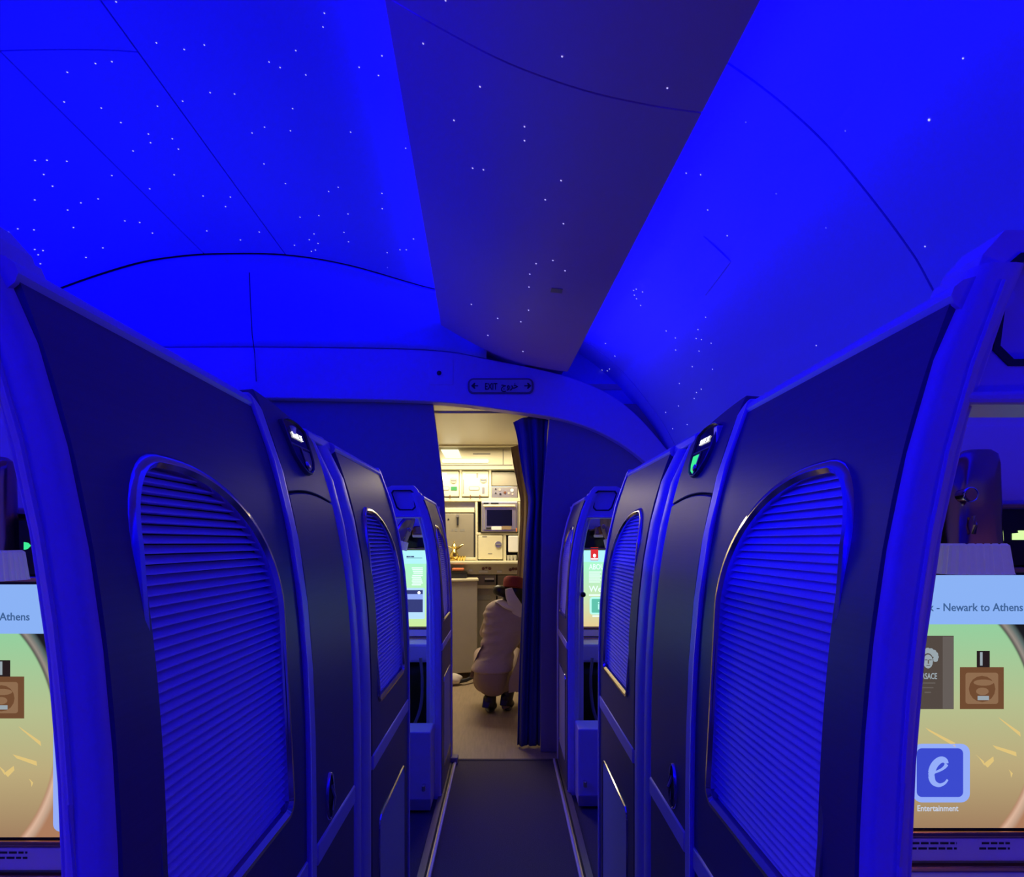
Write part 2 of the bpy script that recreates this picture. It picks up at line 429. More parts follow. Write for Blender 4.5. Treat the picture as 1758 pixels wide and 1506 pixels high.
PITCH = .0092
def slat_mesh():
    L = .37; v = []
    for y in (-L/2, L/2):
        v += [(-.0080, y, .0052), (.0035, y, -.0022), (.0036, y, -.0036), (-.0080, y, -.0028)]
    f = [(0, 1, 5, 4), (1, 2, 6, 5), (2, 3, 7, 6), (3, 0, 4, 7), (0, 3, 2, 1), (4, 5, 6, 7)]
    me = bpy.data.meshes.new('slat'); me.from_pydata(v, [], f); me.materials.append(M['slat']); return me
SLAT = slat_mesh()
def slats(parent, sg, ya, yb, z0, z1):
    n = int((z1-z0)/PITCH)+1; base = parent.location
    L = .37
    for i in range(n):
        z = z0+.003+i*PITCH
        o = bpy.data.objects.new('slat', SLAT)
        o.location = Vector((sg*(XW(z)+.0085), (ya+yb)/2, z))-base
        o.rotation_euler = (0, (1 if sg < 0 else -1)*-math.atan(slope(z))*.6, 0) if sg < 0 else (0, math.atan(slope(z))*.6, PI)
        o.scale = (1, (yb-ya+.03)/L, 1)
        link(o, parent)

def panel_unit(root, sg, y0, y1, la, lb, ztop=1.362, lower=True):
    """dark panel with a louvred opening, rail and lower fabric field"""
    Z0, Z1 = .80, 1.222
    hole = louver_outline(la, lb, Z0, Z1)
    holed_panel('panel', sg, y0, y1, .695, ztop-.008, hole, .012, 'panel', root)
    ring('louver_frame', sg, hole, .012, .005, 'chrome', root)
    slats(root, sg, la, lb, Z0, Z1+.004)
    wall_strip('louver_backing', sg, la-.02, lb+.02, Z0-.02, Z1+.02, .018, .003, 'backing', root, bevel=0)
    wall_strip('rail', sg, y0, y1, .664, .697, -.003, .018, 'cream', root, nz=2, bevel=.003)
    fa, fb = y0+.07, y1-.06
    wall_strip('lower_panel', sg, y0, y1, .02, .664, 0, .012, 'panel', root, nz=4)
    if lower:
        fr = rrect((fa+fb)/2, (.53+.12)/2, fb-fa, .41, .025)
        vv = [(sg*.2815, p[0], p[1]) for p in fr]+[(sg*.285, p[0], p[1]) for p in fr]; n = len(fr)
        mesh('fabric_inset', vv, [tuple(range(n)), tuple(range(2*n-1, n-1, -1))]+[(i, (i+1) % n, n+(i+1) % n, n+i) for i in range(n)], 'fabric', root)
        rr = []
        for i, p in enumerate(fr):
            c = ((fa+fb)/2, .325); d = Vector((p[0]-c[0], p[1]-c[1])).normalized()
            rr.append([(sg*.2835, p[0]-d[0]*.003, p[1]-d[1]*.003), (sg*.2795, p[0]-d[0]*.001, p[1]-d[1]*.001), (sg*.2795, p[0]+d[0]*.002, p[1]+d[1]*.002), (sg*.2835, p[0]+d[0]*.004, p[1]+d[1]*.004)])
        rr.append(rr[0]); loft('inset_trim', rr, 'chrome', root, cap=False)
    # back of the wall and rounded top cap
    wall_strip('wall_core', sg, y0+.004, y1-.002, .01, ztop-.012, .022, .028, 'cream', root)
    cap = []
    for y in (y0-.004, y1):
        zc = ztop-.012; xc = XW(zc)+.022
        cap.append([(sg*(xc+.026*math.cos(a)), y, zc+.016*math.sin(a)) for a in [2*PI*i/14 for i in range(14)]])
    loft('top_cap', cap, 'cream', root)

def pillar(root, sg, yp, w=.043, ztop=1.375):
    rings = []
    for j in range(19):
        z = ztop*j/18
        X = XW(z)+.0015
        out = []
        y0, y1 = yp-.006, yp+.05
        if j == 18: X += .004
        for (cx, cy, a0) in ((X+w-.014, y0+.014, -90), (X+w-.006, y1-.006, 0), (X+.004, y1-.004, 90), (X+.012, y0+.016, 180)):
            r = {-90: .014, 0: .006, 90: .004, 180: .012}[a0]
            for q in range(5):
                a = math.radians(a0+90*q/4); out.append((sg*(cx+r*math.cos(a)), cy+r*math.sin(a)*(1.33 if a0 == 180 else 1), z))
        rings.append(out)
    loft('end_pillar', rings, 'cream', root)
    tube('bead', [(sg*(XW(z)+.031), yp-.0058, z) for z in [.02+i*1.34/20 for i in range(21)]], .0022, 'cream', root, n=6)
    # inner jamb: second slimmer profile behind the pillar
    jamb = []
    for j in range(19):
        z = 1.27*j/18; X = XW(z)+w-.004
        jamb.append([(sg*X, yp+.022, z), (sg*(X+.018), yp+.026, z), (sg*(X+.022), yp+.034, z), (sg*(X+.022), yp+.07, z), (sg*X, yp+.07, z)])
    loft('jamb', jamb, 'cream', root, smooth=False, bevel=.003)

def cap_unit(root, sg, yp):
    y0, y1 = yp+.008, yp+.055
    rec = [(.416, 1.298), (.404, 1.310), (.412, 1.374), (.426, 1.386), (.502, 1.386), (.510, 1.374), (.488, 1.310), (.474, 1.298)]
    inner = [(.352, 1.268), (.372, 1.33), (.394, 1.388), (.412, 1.408), (.51, 1.408), (.545, 1.392), (.56, 1.37), (.56, 1.268)]
    # face with a recessed rounded field: ring of quads between the recess and the outline
    c = (.45, 1.34); ang = sorted(set([round(math.atan2(p[1]-c[1], p[0]-c[0]), 4) for p in inner+rec]+[round(2*PI*i/40-PI, 4) for i in range(40)]))
    v = []; f = []
    def ro(poly, a):
        d = (math.cos(a), math.sin(a)); best = None
        for (p, q) in zip(poly, poly[1:]+poly[:1]):
            ex, ez = q[0]-p[0], q[1]-p[1]; den = d[0]*ez-d[1]*ex
            if abs(den) < 1e-12: continue
            t = ((p[0]-c[0])*ez-(p[1]-c[1])*ex)/den; u = ((p[0]-c[0])*d[1]-(p[1]-c[1])*d[0])/den
            if t > 0 and -1e-6 <= u <= 1+1e-6 and (best is None or t < best): best = t
        return (c[0]+d[0]*best, c[1]+d[1]*best)
    for a in ang:
        r = ro(rec, a); o = ro(inner, a)
        sh = (r[0]*.94+c[0]*.06, r[1]*.94+c[1]*.06)
        v += [(sg*sh[0], y0+.010, sh[1]), (sg*r[0], y0, r[1]), (sg*o[0], y0, o[1]), (sg*o[0], y1, o[1])]
    n = len(ang)
    for i in range(n):
        a = 4*i; b = 4*((i+1) % n)
        for r in range(3): f.append((a+r, b+r, b+r+1, a+r+1))
    f.append(tuple(4*i for i in range(n)))
    f.append(tuple(4*i+3 for i in range(n)))
    mesh('head_box', v, f, 'cream', root, bevel=.004, angle=30)
    plate('head_shelf', [(sg*x, z) for x, z in ((.54, 1.268), (.54, 1.385), (.60, 1.345), (.95, 1.33), (.95, 1.29), (.60, 1.285), (.57, 1.268))], y0+.02, y1, 'cream', root, bevel=.004)
    # dark shadow-gap moulding around the recessed field
    rr = []
    for (x_, z_) in rec+rec[:1]:
        d_ = Vector((x_-c[0], z_-c[1])); l_ = d_.length; d_.normalize()
        rr.append([(sg*(x_+d_[0]*.003), y0-.0012, z_+d_[1]*.003), (sg*(x_+d_[0]*.003), y0+.002, z_+d_[1]*.003), (sg*(x_-d_[0]*.004), y0+.002, z_-d_[1]*.004), (sg*(x_-d_[0]*.004), y0-.0012, z_-d_[1]*.004)])
    loft('recess_gap', rr, 'groove', root, cap=False, smooth=False)
    # lower lip under the box
    plate('lip', [(sg*x, z) for x, z in ((.352, 1.262), (.356, 1.272), (.95, 1.285), (.95, 1.262))], y0-.012, y1, 'cream', root, bevel=.004)

GROUPS = {-1: 'beside the centre suites', 1: 'beside the window suites'}
SIDE = {-1: 'centre-suite side of aisle', 1: 'window side of aisle'}
P = 2.291
YSH = {-1: 0., 1: .041}
def make_side(sg):
    d = YSH[sg]
    # near fixed wall
    near = empty('suite_wall', (sg*.2825, .455+d, 0), label='dark louvred suite wall with cream end pillar, %s, next to column with lit suite number' % SIDE[sg], cat='partition')
    panel_unit(near, sg, .457+d, .872+d, .516+d, .804+d); pillar(near, sg, .455+d); cap_unit(near, sg, .455+d)
    wall_strip('edge_trim', sg, .872+d, .902+d, .0, 1.36, -.006, .05, 'cream', near, bevel=.006, top=lambda y: 1.366-((y-.872-d)/.03)**2*.02, seg=3)
    # column with number placard
    c = empty('suite_column', (sg*.2825, .905+d, 0), label='tall dark column carrying %s, %s' % ('the lit suite number above a green half-disc light' if sg > 0 else 'the lit suite number with no green light', SIDE[sg]), cat='column')
    ya, yb = .916+d, 1.145+d
    seam = lambda y: 1.222+.011*math.sin(PI*min(1, max(0, (y-ya)/(yb-ya)))*.9+.25)
    wall_strip('groove', sg, .902+d, .916+d, 0, 1.35, .012, .02, 'groove', c, bevel=0)
    wall_strip('panel', sg, ya, yb, .695, 1.222, 0, .03, 'panel', c, top=lambda y: seam(y)-.0015)
    # upper panel, bulging a little towards the aisle
    v = []; f = []; ny, nz = 10, 8
    for i in range(ny+1):
        y = ya+(yb-ya)*i/ny; zb = seam(y)+.0015; zt = 1.381-.030*((y-ya)/(yb-ya))**1.6-(.012 if i == ny else 0)
        for j in range(nz+1):
            z = zb+(zt-zb)*j/nz; v.append((sg*XW(z), y, z))
        v += [(sg*(XW(zt)+.05), y, zt-.004), (sg*(XW(zt)+.05), y, zb)]
    K = nz+3
    for i in range(ny):
        for j in range(K): f.append((i*K+j, i*K+(j+1) % K, (i+1)*K+(j+1) % K, (i+1)*K+j))
    f += [tuple(range(K)), tuple(range(ny*K+K-1, ny*K-1, -1))]
    mesh('upper_panel', v, f, 'panel', c, smooth=True, bevel=.002)
    wall_strip('groove', sg, ya, yb, 1.20, 1.25, .006, .02, 'groove', c, bevel=0)
    wall_strip('rail', sg, ya, yb, .664, .697, -.003, .03, 'cream', c, nz=2, bevel=.003)
    wall_strip('lower_panel', sg, ya, yb, .02, .664, 0, .03, 'panel', c, nz=4)
    # rounded cream post, dark joint, cream frame
    def post(name, y0, y1, zt, r):
        rings = []
        for j in range(17):
            z = zt*j/16; X = XW(z)-.004
            if j == 16: X += .010
            ym, hw = (y0+y1)/2, (y1-y0)/2
            rings.append([(sg*(X+.012-.012*math.cos(a)), ym-hw*math.sin(a), z) for a in [-PI/2+PI*q/8 for q in range(9)]]+[(sg*(X+.05), y0, z), (sg*(X+.05), y1, z)])
        loft(name, rings, 'cream', c)
    post('post', 1.147+d, 1.205+d, 1.355, .03)
    wall_strip('groove', sg, 1.203+d, 1.224+d, 0, 1.34, .014, .03, 'groove', c, bevel=0)
    post('frame', 1.222+d, 1.300+d, 1.368, .03)
    mesh('frame_cap', [(sg*(XW(1.35)+e), y, z) for y in (1.150+d, 1.297+d) for e, z in ((.004, 1.345), (.008, 1.364), (.03, 1.37), (.05, 1.36), (.05, 1.345))],
         [(i, (i+1) % 5, 5+(i+1) % 5, 5+i) for i in range(5)]+[(4, 3, 2, 1, 0), (5, 6, 7, 8, 9)], 'cream', c, smooth=True, bevel=.004)
    # placard: shield of black glass on the sloping upper panel
    zc = 1.312; tilt = math.atan(slope(zc)); yc = 1.035+d
    up = Vector((sg*math.sin(tilt), 0, math.cos(tilt))); nrm = Vector((-sg*math.cos(tilt), 0, math.sin(tilt)))
    right = up.cross(nrm)           # reading direction on the face
    base = Vector((sg*XW(zc), yc, zc))+nrm*.0035
    def onface(u, w, e=0.): return base+right*u+up*w+nrm*e
    sh = [(-.054, .036), (-.027, .044), (0, .046), (.027, .044), (.054, .036), (.052, -.004), (.044, -.024), (.028, -.040), (.010, -.048), (-.010, -.048), (-.028, -.040), (-.044, -.024), (-.052, -.004)]
    def faceplate(name, pts, e0, e1, m, parent, **k):
        n = len(pts); vv = [onface(u, w_, e0) for u, w_ in pts]+[onface(u, w_, e1) for u, w_ in pts]
        return mesh(name, vv, [tuple(range(n)), tuple(range(2*n-1, n-1, -1))]+[(i, (i+1) % n, n+(i+1) % n, n+i) for i in range(n)], m, parent, **k)
    pl = faceplate('number_placard', sh, -.008, .0, 'gloss_black', c)
    rr = []
    for u, w_ in sh+sh[:1]:
        rr.append([onface(u*.985, w_*.985, -.002), onface(u*1.0, w_*1.0, .003), onface(u*1.04, w_*1.035, .002), onface(u*1.05, w_*1.045, -.008)])
    loft('bezel', rr, 'panel_edge', pl, cap=False)
    bm_ = Matrix((right, up, nrm)).transposed().to_4x4()
    text('lettering', 'SUITE 2E' if sg < 0 else 'SUITE 2K', .0145, onface(0, .012, .0012), 'white_led', pl, basis=bm_, sx=.92, thick=.0003)
    faceplate('divider', [(-.046, -.0025), (-.046, .0), (.046, .0), (.046, -.0025)], 0, .0010, 'panel_edge', pl)
    faceplate('divider', [(-.003, -.045), (-.003, -.004), (.003, -.004), (.003, -.045)], 0, .0015, 'panel_edge', pl)
    gl = [(.004, -.007), (.040, -.007), (.036, -.024), (.024, -.037), (.006, -.044)]
    s_ = 1 if sg < 0 else -1
    gl = [(s_*u, w_) for u, w_ in gl]
    faceplate('indicator', gl, 0, .0010, 'green_led' if sg > 0 else 'panel_edge', pl)
    lathe('button', (0, 0, 0), [(.0001, .004), (.006, .003), (.007, 0), (.0001, 0)], 'chrome', pl, n=12).data.transform(Matrix.Translation(onface(0, -.034, .001)-onface(0, 0, 0)*0-Vector(c.location)) @ bm_ @ Matrix.Translation(Vector(c.location)))
    # oval latch
    zc2, yl = .742, .985+d
    rr = []
    for i in range(25):
        a = 2*PI*i/24
        rr.append([(sg*(XW(.74)-e), yl+(.014+g)*math.cos(a), zc2+(.034+g)*math.sin(a)) for g, e in ((0, -.004), (0, .003), (.003, .004), (.005, 0), (.005, -.004))])
    la_ = loft('latch', rr, 'chrome', c, cap=False)
    n = 24; vv = [(sg*(XW(.74)+.0005-.001), yl+.014*math.cos(2*PI*i/n), zc2+.034*math.sin(2*PI*i/n)) for i in range(n)]+[(sg*(XW(.74)+.006), yl+.014*math.cos(2*PI*i/n), zc2+.034*math.sin(2*PI*i/n)) for i in range(n)]
    mesh('latch_cup', vv, [tuple(range(n)), tuple(range(2*n-1, n-1, -1))]+[(i, (i+1) % n, n+(i+1) % n, n+i) for i in range(n)], 'groove', la_)
    tube('latch_pull', [(sg*(XW(.74)-.004), yl-.002, zc2+.020), (sg*(XW(.74)-.008), yl, zc2), (sg*(XW(.74)-.004), yl+.002, zc2-.022)], .0035, 'chrome', la_, n=8)
    # sliding door
    dr = empty('suite_door', (sg*.2825, 1.30+d, 0), label='dark sliding suite door with louvred window, %s, between number column and doorway' % SIDE[sg], cat='door')
    panel_unit(dr, sg, 1.302+d, 1.775+d, 1.373+d, 1.695+d)
    wall_strip('edge_trim', sg, 1.775+d, 1.790+d, .0, 1.365, -.005, .04, 'cream', dr, bevel=.005, top=lambda y: 1.368-((y-1.775-d)/.015)**2*.012)
    # far fixed wall at the bulkhead
    far = empty('suite_wall', (sg*.2825, .455+d+P, 0), label='dark louvred suite wall with cream end pillar, %s, touching the bulkhead' % SIDE[sg], cat='partition')
    panel_unit(far, sg, .457+d+P, .90+d+P, .516+d+P, .815+d+P); pillar(far, sg, .455+d+P); cap_unit(far, sg, .455+d+P)
    wall_strip('edge_trim', sg, .90+d+P, .94+d+P, .0, 1.36, -.006, .05, 'cream', far, bevel=.006)
    # floor sill and door track
    s = mesh('trim_3' if sg < 0 else 'trim_4', [(sg*x, y, z) for y in (-.9, 3.22) for x, z in ((.255, 0), (.257, .012), (.268, .014), (.269, .008), (.275, .008), (.276, .014), (.30, .014), (.30, 0))],
             [(i, (i+1) % 8, 8+(i+1) % 8, 8+i) for i in range(8)]+[tuple(range(7, -1, -1)), tuple(range(8, 16))], 'wood_sill', kind='structure')
    box('sill_edge', min(sg*.253, sg*.262), max(sg*.253, sg*.262), -.9, 3.22, 0, .0155, 'cream', s, bevel=.002)
    box('track', min(sg*.2695, sg*.2745), max(sg*.2695, sg*.2745), -.9, 3.22, .006, .0095, 'groove', s, bevel=0)
make_side(-1); make_side(1)

# ================================================================== CONSOLES, MONITORS, LAMPS
CX = .786
def ramp(nt, stops):
    r = nt.nodes.new('ShaderNodeValToRGB'); e = r.color_ramp.elements
    while len(e) < len(stops): e.new(.5)
    for q, (p, c) in zip(e, stops): q.position = p; q.color = (*c, 1)
    return r
def screen_mat(name, near=True):
    m = bpy.data.materials.new(name); m.use_nodes = True; nt = m.node_tree
    for n in list(nt.nodes): nt.nodes.remove(n)
    out = nt.nodes.new('ShaderNodeOutputMaterial'); em = nt.nodes.new('ShaderNodeEmission'); nt.links.new(em.outputs[0], out.inputs[0])
    tc = nt.nodes.new('ShaderNodeTexCoord'); sp = nt.nodes.new('ShaderNodeSeparateXYZ'); nt.links.new(tc.outputs['Object'], sp.inputs[0])
    def math_(op, a, b=None):
        n = nt.nodes.new('ShaderNodeMath'); n.operation = op
        for i, q in enumerate((a, b)):
            if q is None: continue
            if isinstance(q, (int, float)): n.inputs[i].default_value = q
            else: nt.links.new(q, n.inputs[i])
        return n.outputs[0]
    zz = math_('MULTIPLY', math_('ADD', sp.outputs[2], .20), 2.5)          # 0 bottom .. 1 top
    if near:
        r = ramp(nt, [(0., (.36, .22, .12)), (.25, (.50, .40, .20)), (.5, (.46, .52, .27)), (.8, (.30, .62, .34))]); nt.links.new(zz, r.inputs[0])
        r2 = ramp(nt, [(0., (.42, .20, .11)), (.28, (.40, .22, .13)), (.45, (.02, .02, .025)), (1., (.004, .004, .008))]); nt.links.new(zz, r2.inputs[0])
        ex = math_('DIVIDE', math_('ADD', sp.outputs[0], .12), .185); ez = math_('DIVIDE', math_('ADD', sp.outputs[2], .04), .225)
        dd = math_('SQRT', math_('ADD', math_('MULTIPLY', ex, ex), math_('MULTIPLY', ez, ez)))
        a = ramp(nt, [(0., (0, 0, 0)), (.495, (0, 0, 0)), (.502, (1, 1, 1)), (1., (1, 1, 1))]); nt.links.new(math_('MULTIPLY', dd, .5), a.inputs[0])
        t = ramp(nt, [(0., (0, 0, 0)), (.498, (0, 0, 0)), (.515, (.30, .26, .22)), (.535, (.10, .14, .13)), (.552, (0, 0, 0)), (1., (0, 0, 0))]); nt.links.new(math_('MULTIPLY', dd, .5), t.inputs[0])
        mx = nt.nodes.new('ShaderNodeMix'); mx.data_type = 'RGBA'; nt.links.new(a.outputs[0], mx.inputs['Factor']); nt.links.new(r.outputs[0], mx.inputs['A']); nt.links.new(r2.outputs[0], mx.inputs['B'])
        ad = nt.nodes.new('ShaderNodeMix'); ad.data_type = 'RGBA'; ad.blend_type = 'ADD'; ad.inputs['Factor'].default_value = 1
        nt.links.new(mx.outputs['Result'], ad.inputs['A']); nt.links.new(t.outputs[0], ad.inputs['B']); nt.links.new(ad.outputs['Result'], em.inputs[0])
    else:
        top = (.42, .95, .62); bot = (.80, .62, .30) if name.endswith('r') else (.62, .85, .36)
        r = ramp(nt, [(0., bot), (.35, tuple((x+y)/2 for x, y in zip(top, bot))), (.8, top)]); nt.links.new(zz, r.inputs[0]); nt.links.new(r.outputs[0], em.inputs[0])
    em.inputs[1].default_value = 1.0
    MATS[name] = m
for n_ in ('scr_near_l', 'scr_near_r'): screen_mat(n_, True)
for n_ in ('scr_far_l', 'scr_far_r'): screen_mat(n_, False)

def blob(name, pts, Y, m, parent, th=.0006): return plate(name, pts, Y-th, Y, m, parent)
def quad(x0, x1, z0, z1): return [(x0, z0), (x1, z0), (x1, z1), (x0, z1)]
def arc_pts(cx, cz, rx, rz, n=24): return [(cx+rx*math.cos(2*PI*i/n), cz+rz*math.sin(2*PI*i/n)) for i in range(n)]
def monitor(sg, near, Y, dz):
    cx = sg*CX; zt, zb = 1.098+dz, .692+dz; hw = .368
    name = {(-1, True): 'wide seat monitor showing a route title and perfume advert, on centre-suite console',
            (1, True): 'wide seat monitor with blue e icon and perfume advert, on window-suite console',
            (-1, False): 'bright monitor with pale green page and device picture, far centre-suite console',
            (1, False): 'bright monitor with red square emblem and teal i icon, far window-suite console'}[(sg, near)]
    root = empty('monitor', (cx, Y, (zt+zb)/2), label=name, cat='monitor')
    box('casing', cx-hw-.012, cx+hw+.012, Y, Y+.03, zb-.012, zt+.012, 'gloss_black', root, bevel=.003)
    fr = 'copper'
    box('bezel', cx-hw-.012, cx+hw+.012, Y-.006, Y+.002, zt+.004, zt+.013, fr, root, bevel=.002)
    box('bezel', cx-hw-.012, cx+hw+.012, Y-.006, Y+.002, zb-.013, zb-.004, fr, root, bevel=.002)
    nm = 'scr_%s_%s' % ('near' if near else 'far', 'l' if sg < 0 else 'r')
    sc = plate('screen', quad(cx-hw, cx+hw, zb, zt), Y-.001, Y+.001, nm, root)
    # mesh() stored coordinates relative to the monitor centre, so the object coordinates of the picture start there
    L = lambda dx: cx+dx
    y1 = Y-.0012
    if near:
        zh = 1.019+dz
        blob('title_bar', quad(cx-hw, cx+hw, zh, zt), y1, 'scr_header', root)
        text('title', 'New York - Newark to Athens', .0178, (L(.045 if sg > 0 else .024), y1-.001, 1.0405+dz), 'scr_text', root, align='RIGHT', sx=.955, thick=.0002)
        Z = lambda y: EYE-(y-VY)/1071+dz+.0
        D = lambda x: cx+((x-VX)/1071-CX)
        blob('carton', quad(D(1540), D(1638), Z(1218), Z(1092)), y1, 'scr_box', root)
        blob('carton_edge', quad(D(1619), D(1637), Z(1217), Z(1093)), y1-.0007, 'scr_box_edge', root)
        ex, ez = D(1593), Z(1131)
        for q_ in range(11):
            a_ = math.radians(-25+230*q_/10); blob('emblem', arc_pts(ex+.0135*math.cos(a_), ez+.003+.0105*math.sin(a_), .0042, .0040, 9), y1-.0007, 'scr_emblem', root)
        for q_ in range(6):
            a_ = math.radians(15+150*q_/5); blob('emblem', arc_pts(ex+.0085*math.cos(a_), ez+.004+.0075*math.sin(a_), .0034, .0032, 8), y1-.0008, 'scr_emblem', root)
        blob('emblem', arc_pts(ex, ez-.004, .0088, .0128, 16), y1-.0010, 'scr_box', root)
        blob('emblem', arc_pts(ex, ez-.0045, .0076, .0112, 16), y1-.0014, 'scr_emblem', root)
        for dx in (-.0034, .0034): blob('emblem', quad(ex+dx-.002, ex+dx+.002, ez-.0024, ez-.0012), y1-.0018, 'scr_box', root)
        blob('emblem', quad(ex-.0007, ex+.0012, ez-.008, ez-.002), y1-.0018, 'scr_box_edge', root)
        blob('emblem', quad(ex-.0028, ex+.0028, ez-.0112, ez-.0102), y1-.0018, 'scr_box', root)
        text('carton_text', 'VERSACE', .0135, (D(1591), y1-.001, Z(1166)), 'scr_emblem', root, sx=.62, thick=.0002)
        for i, wd in enumerate((.024, .018, .010)): blob('carton_text', quad(D(1593)-wd/2, D(1593)+wd/2, Z(1174+8*i), Z(1172+8*i)), y1-.0007, 'scr_box_edge', root)
        blob('bottle', quad(D(1649), D(1724), Z(1218), Z(1146)), y1, 'scr_bottle', root)
        blob('bottle_inner', rrect(D(1686), Z(1182), .052, .050, .004), y1-.0007, 'scr_bottle_lt', root)
        blob('bottle_face', arc_pts(D(1686), Z(1183), .021, .021, 16), y1-.0012, 'scr_bottle', root)
        blob('bottle_crest', arc_pts(D(1688), Z(1172), .016, .005, 14), y1-.0017, 'scr_bottle_lt', root)
        blob('bottle_crest', arc_pts(D(1686), Z(1187), .010, .006, 14), y1-.0017, 'scr_bottle_lt', root)
        blob('bottle_label', quad(D(1678), D(1697), Z(1202), Z(1195)), y1-.0018, 'scr_emblem', root)
        blob('bottle_cap', quad(D(1678), D(1700), Z(1146), Z(1118)), y1, 'scr_cap', root)
        blob('bottle_cap_shine', quad(D(1683), D(1687), Z(1143), Z(1120)), y1-.0007, 'scr_emblem', root)
        for (a, b, c_, dd) in ((1590, 1250, 1640, 1280), (1715, 1232, 1752, 1262), (1705, 1280, 1745, 1296), (1690, 1312, 1706, 1304), (1733, 1322, 1736, 1332), (1676, 1296, 1690, 1312)):
            blob('light_streak', [(D(a), Z(b)), (D(c_), Z(dd)+.004), (D(c_)+.001, Z(dd)-.003), (D(a)+.006, Z(b)-.006)], y1, 'scr_flare', root)
        blob('icon', rrect(D(1617), Z(1328), .091, .094, .014), y1, 'scr_icon_lt', root)
        blob('icon_field', rrect(D(1614), Z(1327), .074, .078, .008), y1-.0007, 'scr_icon', root)
        # letter e drawn as an italic stroke
        e_pts = [(-.013, -.001), (.004, .006), (.012, .014), (.009, .021), (.001, .021), (-.008, .012), (-.012, -.002), (-.009, -.014), (.0, -.019), (.009, -.016), (.014, -.010)]
        tb = [(D(1612)+a, y1-.0012, Z(1328)+b) for a, b in catmull(e_pts, 4)]
        ws = [.0022+.0042*max(0, math.sin(PI*i/(len(tb)-1)*1.0))**2 for i in range(len(tb))]
        o_ = tube('icon_letter', tb, ws, 'scr_icon_lt', root, n=8); 
        for vtx in o_.data.vertices: vtx.co.y = (y1-.0012-Y)+(vtx.co.y-(y1-.0012-Y))*.08
        text('caption', 'Entertainment', .0135, (D(1610), y1-.001, Z(1393)), 'scr_pale', root, sx=.85, thick=.0002)
        # next card of the menu, pale blue rim
        blob('icon', rrect(cx+.116, Z(1313)-.008, .11, .170, .012), y1, 'scr_icon_lt', root)
        blob('icon_picture', rrect(cx+.122, Z(1300), .095, .09, .003), y1-.0007, 'scr_black', root)
        blob('icon_arrow', [(cx+.072, Z(1385)-.006), (cx+.072, Z(1385)+.000), (cx+.079, Z(1385)-.003)], y1-.0007, 'scr_text', root)
    else:
        s = F/Y; Z = lambda y: EYE-(y-VY)/s+dz; X = lambda x: (x-VX)/s
        if sg > 0:
            blob('title_bar', quad(cx-hw, cx+hw, Z(969), zt), y1, 'far_header', root)
            blob('emblem', quad(X(1014), X(1027), Z(966), Z(944)), y1-.001, 'far_red', root)
            blob('emblem_mark', arc_pts(X(1020.5), Z(958), .008, .010, 12), y1-.002, 'white_led', root)
            blob('emblem_mark', quad(X(1014.5), X(1026.5), Z(964.5), Z(962.5)), y1-.002, 'white_led', root)
            text('heading', 'ABOUT', .040, (X(1011), y1-.002, Z(981.5)), 'far_white', root, align='LEFT', sx=.75, thick=.0003)
            for i in range(6): blob('text_line', quad(X(1011), X(1032-2*(i % 2)), Z(987+3.4*i), Z(985.4+3.4*i)), y1-.001, 'far_white', root)
            text('heading', 'Welcome', .046, (X(1011), y1-.002, Z(1020)), 'far_white', root, align='LEFT', thick=.0003)
            blob('text_line', quad(X(1011), X(1033), Z(1027), Z(1024.5)), y1-.001, 'far_white', root)
            blob('icon', rrect(X(1027), Z(1044), .092, .094, .016), y1-.001, 'far_teal_lt', root)
            blob('icon_field', rrect(X(1027.5), Z(1044), .074, .074, .006), y1-.002, 'far_teal', root)
            text('icon_letter', 'i', .060, (X(1027.5), y1-.003, Z(1050)), 'far_teal_lt', root, thick=.0003)
            blob('text_line', quad(X(1017), X(1040), Z(1063), Z(1060.5)), y1-.001, 'far_white', root)
        else:
            blob('title_bar', quad(cx-hw, cx+hw, Z(972), zt), y1, 'far_header', root)
            for a_, b_ in ((698, 702), (702.6, 705), (705.8, 711)): blob('title_mark', quad(X(a_), X(b_), Z(960.8), Z(958.6)), y1-.001, 'far_navy', root)
            blob('title_rule', quad(X(698), X(725), Z(962.4), Z(961.6)), y1-.001, 'far_navy', root)
            for i in range(4): blob('text_line', quad(X(707+i), X(726), Z(980+3*i), Z(978.2+3*i)), y1-.001, 'far_white', root)
            for i in range(6): blob('text_line', quad(X(708-(i % 2)), X(726-(i*7 % 4)), Z(993+3.2*i), Z(991+3.2*i)), y1-.001, 'far_white', root)
            blob('picture', rrect(X(712), Z(1040), .108, .165, .008), y1-.001, 'far_blue', root)
            blob('picture_field', quad(X(698), X(726), Z(1055), Z(1017)), y1-.002, 'far_navy', root)
            blob('picture_sky', quad(X(698), X(726), Z(1033), Z(1024)), y1-.003, 'scr_icon_lt', root)
            blob('picture_dot', arc_pts(X(719.5), Z(1021.5), .008, .008, 12), y1-.003, 'white_led', root)
    return root
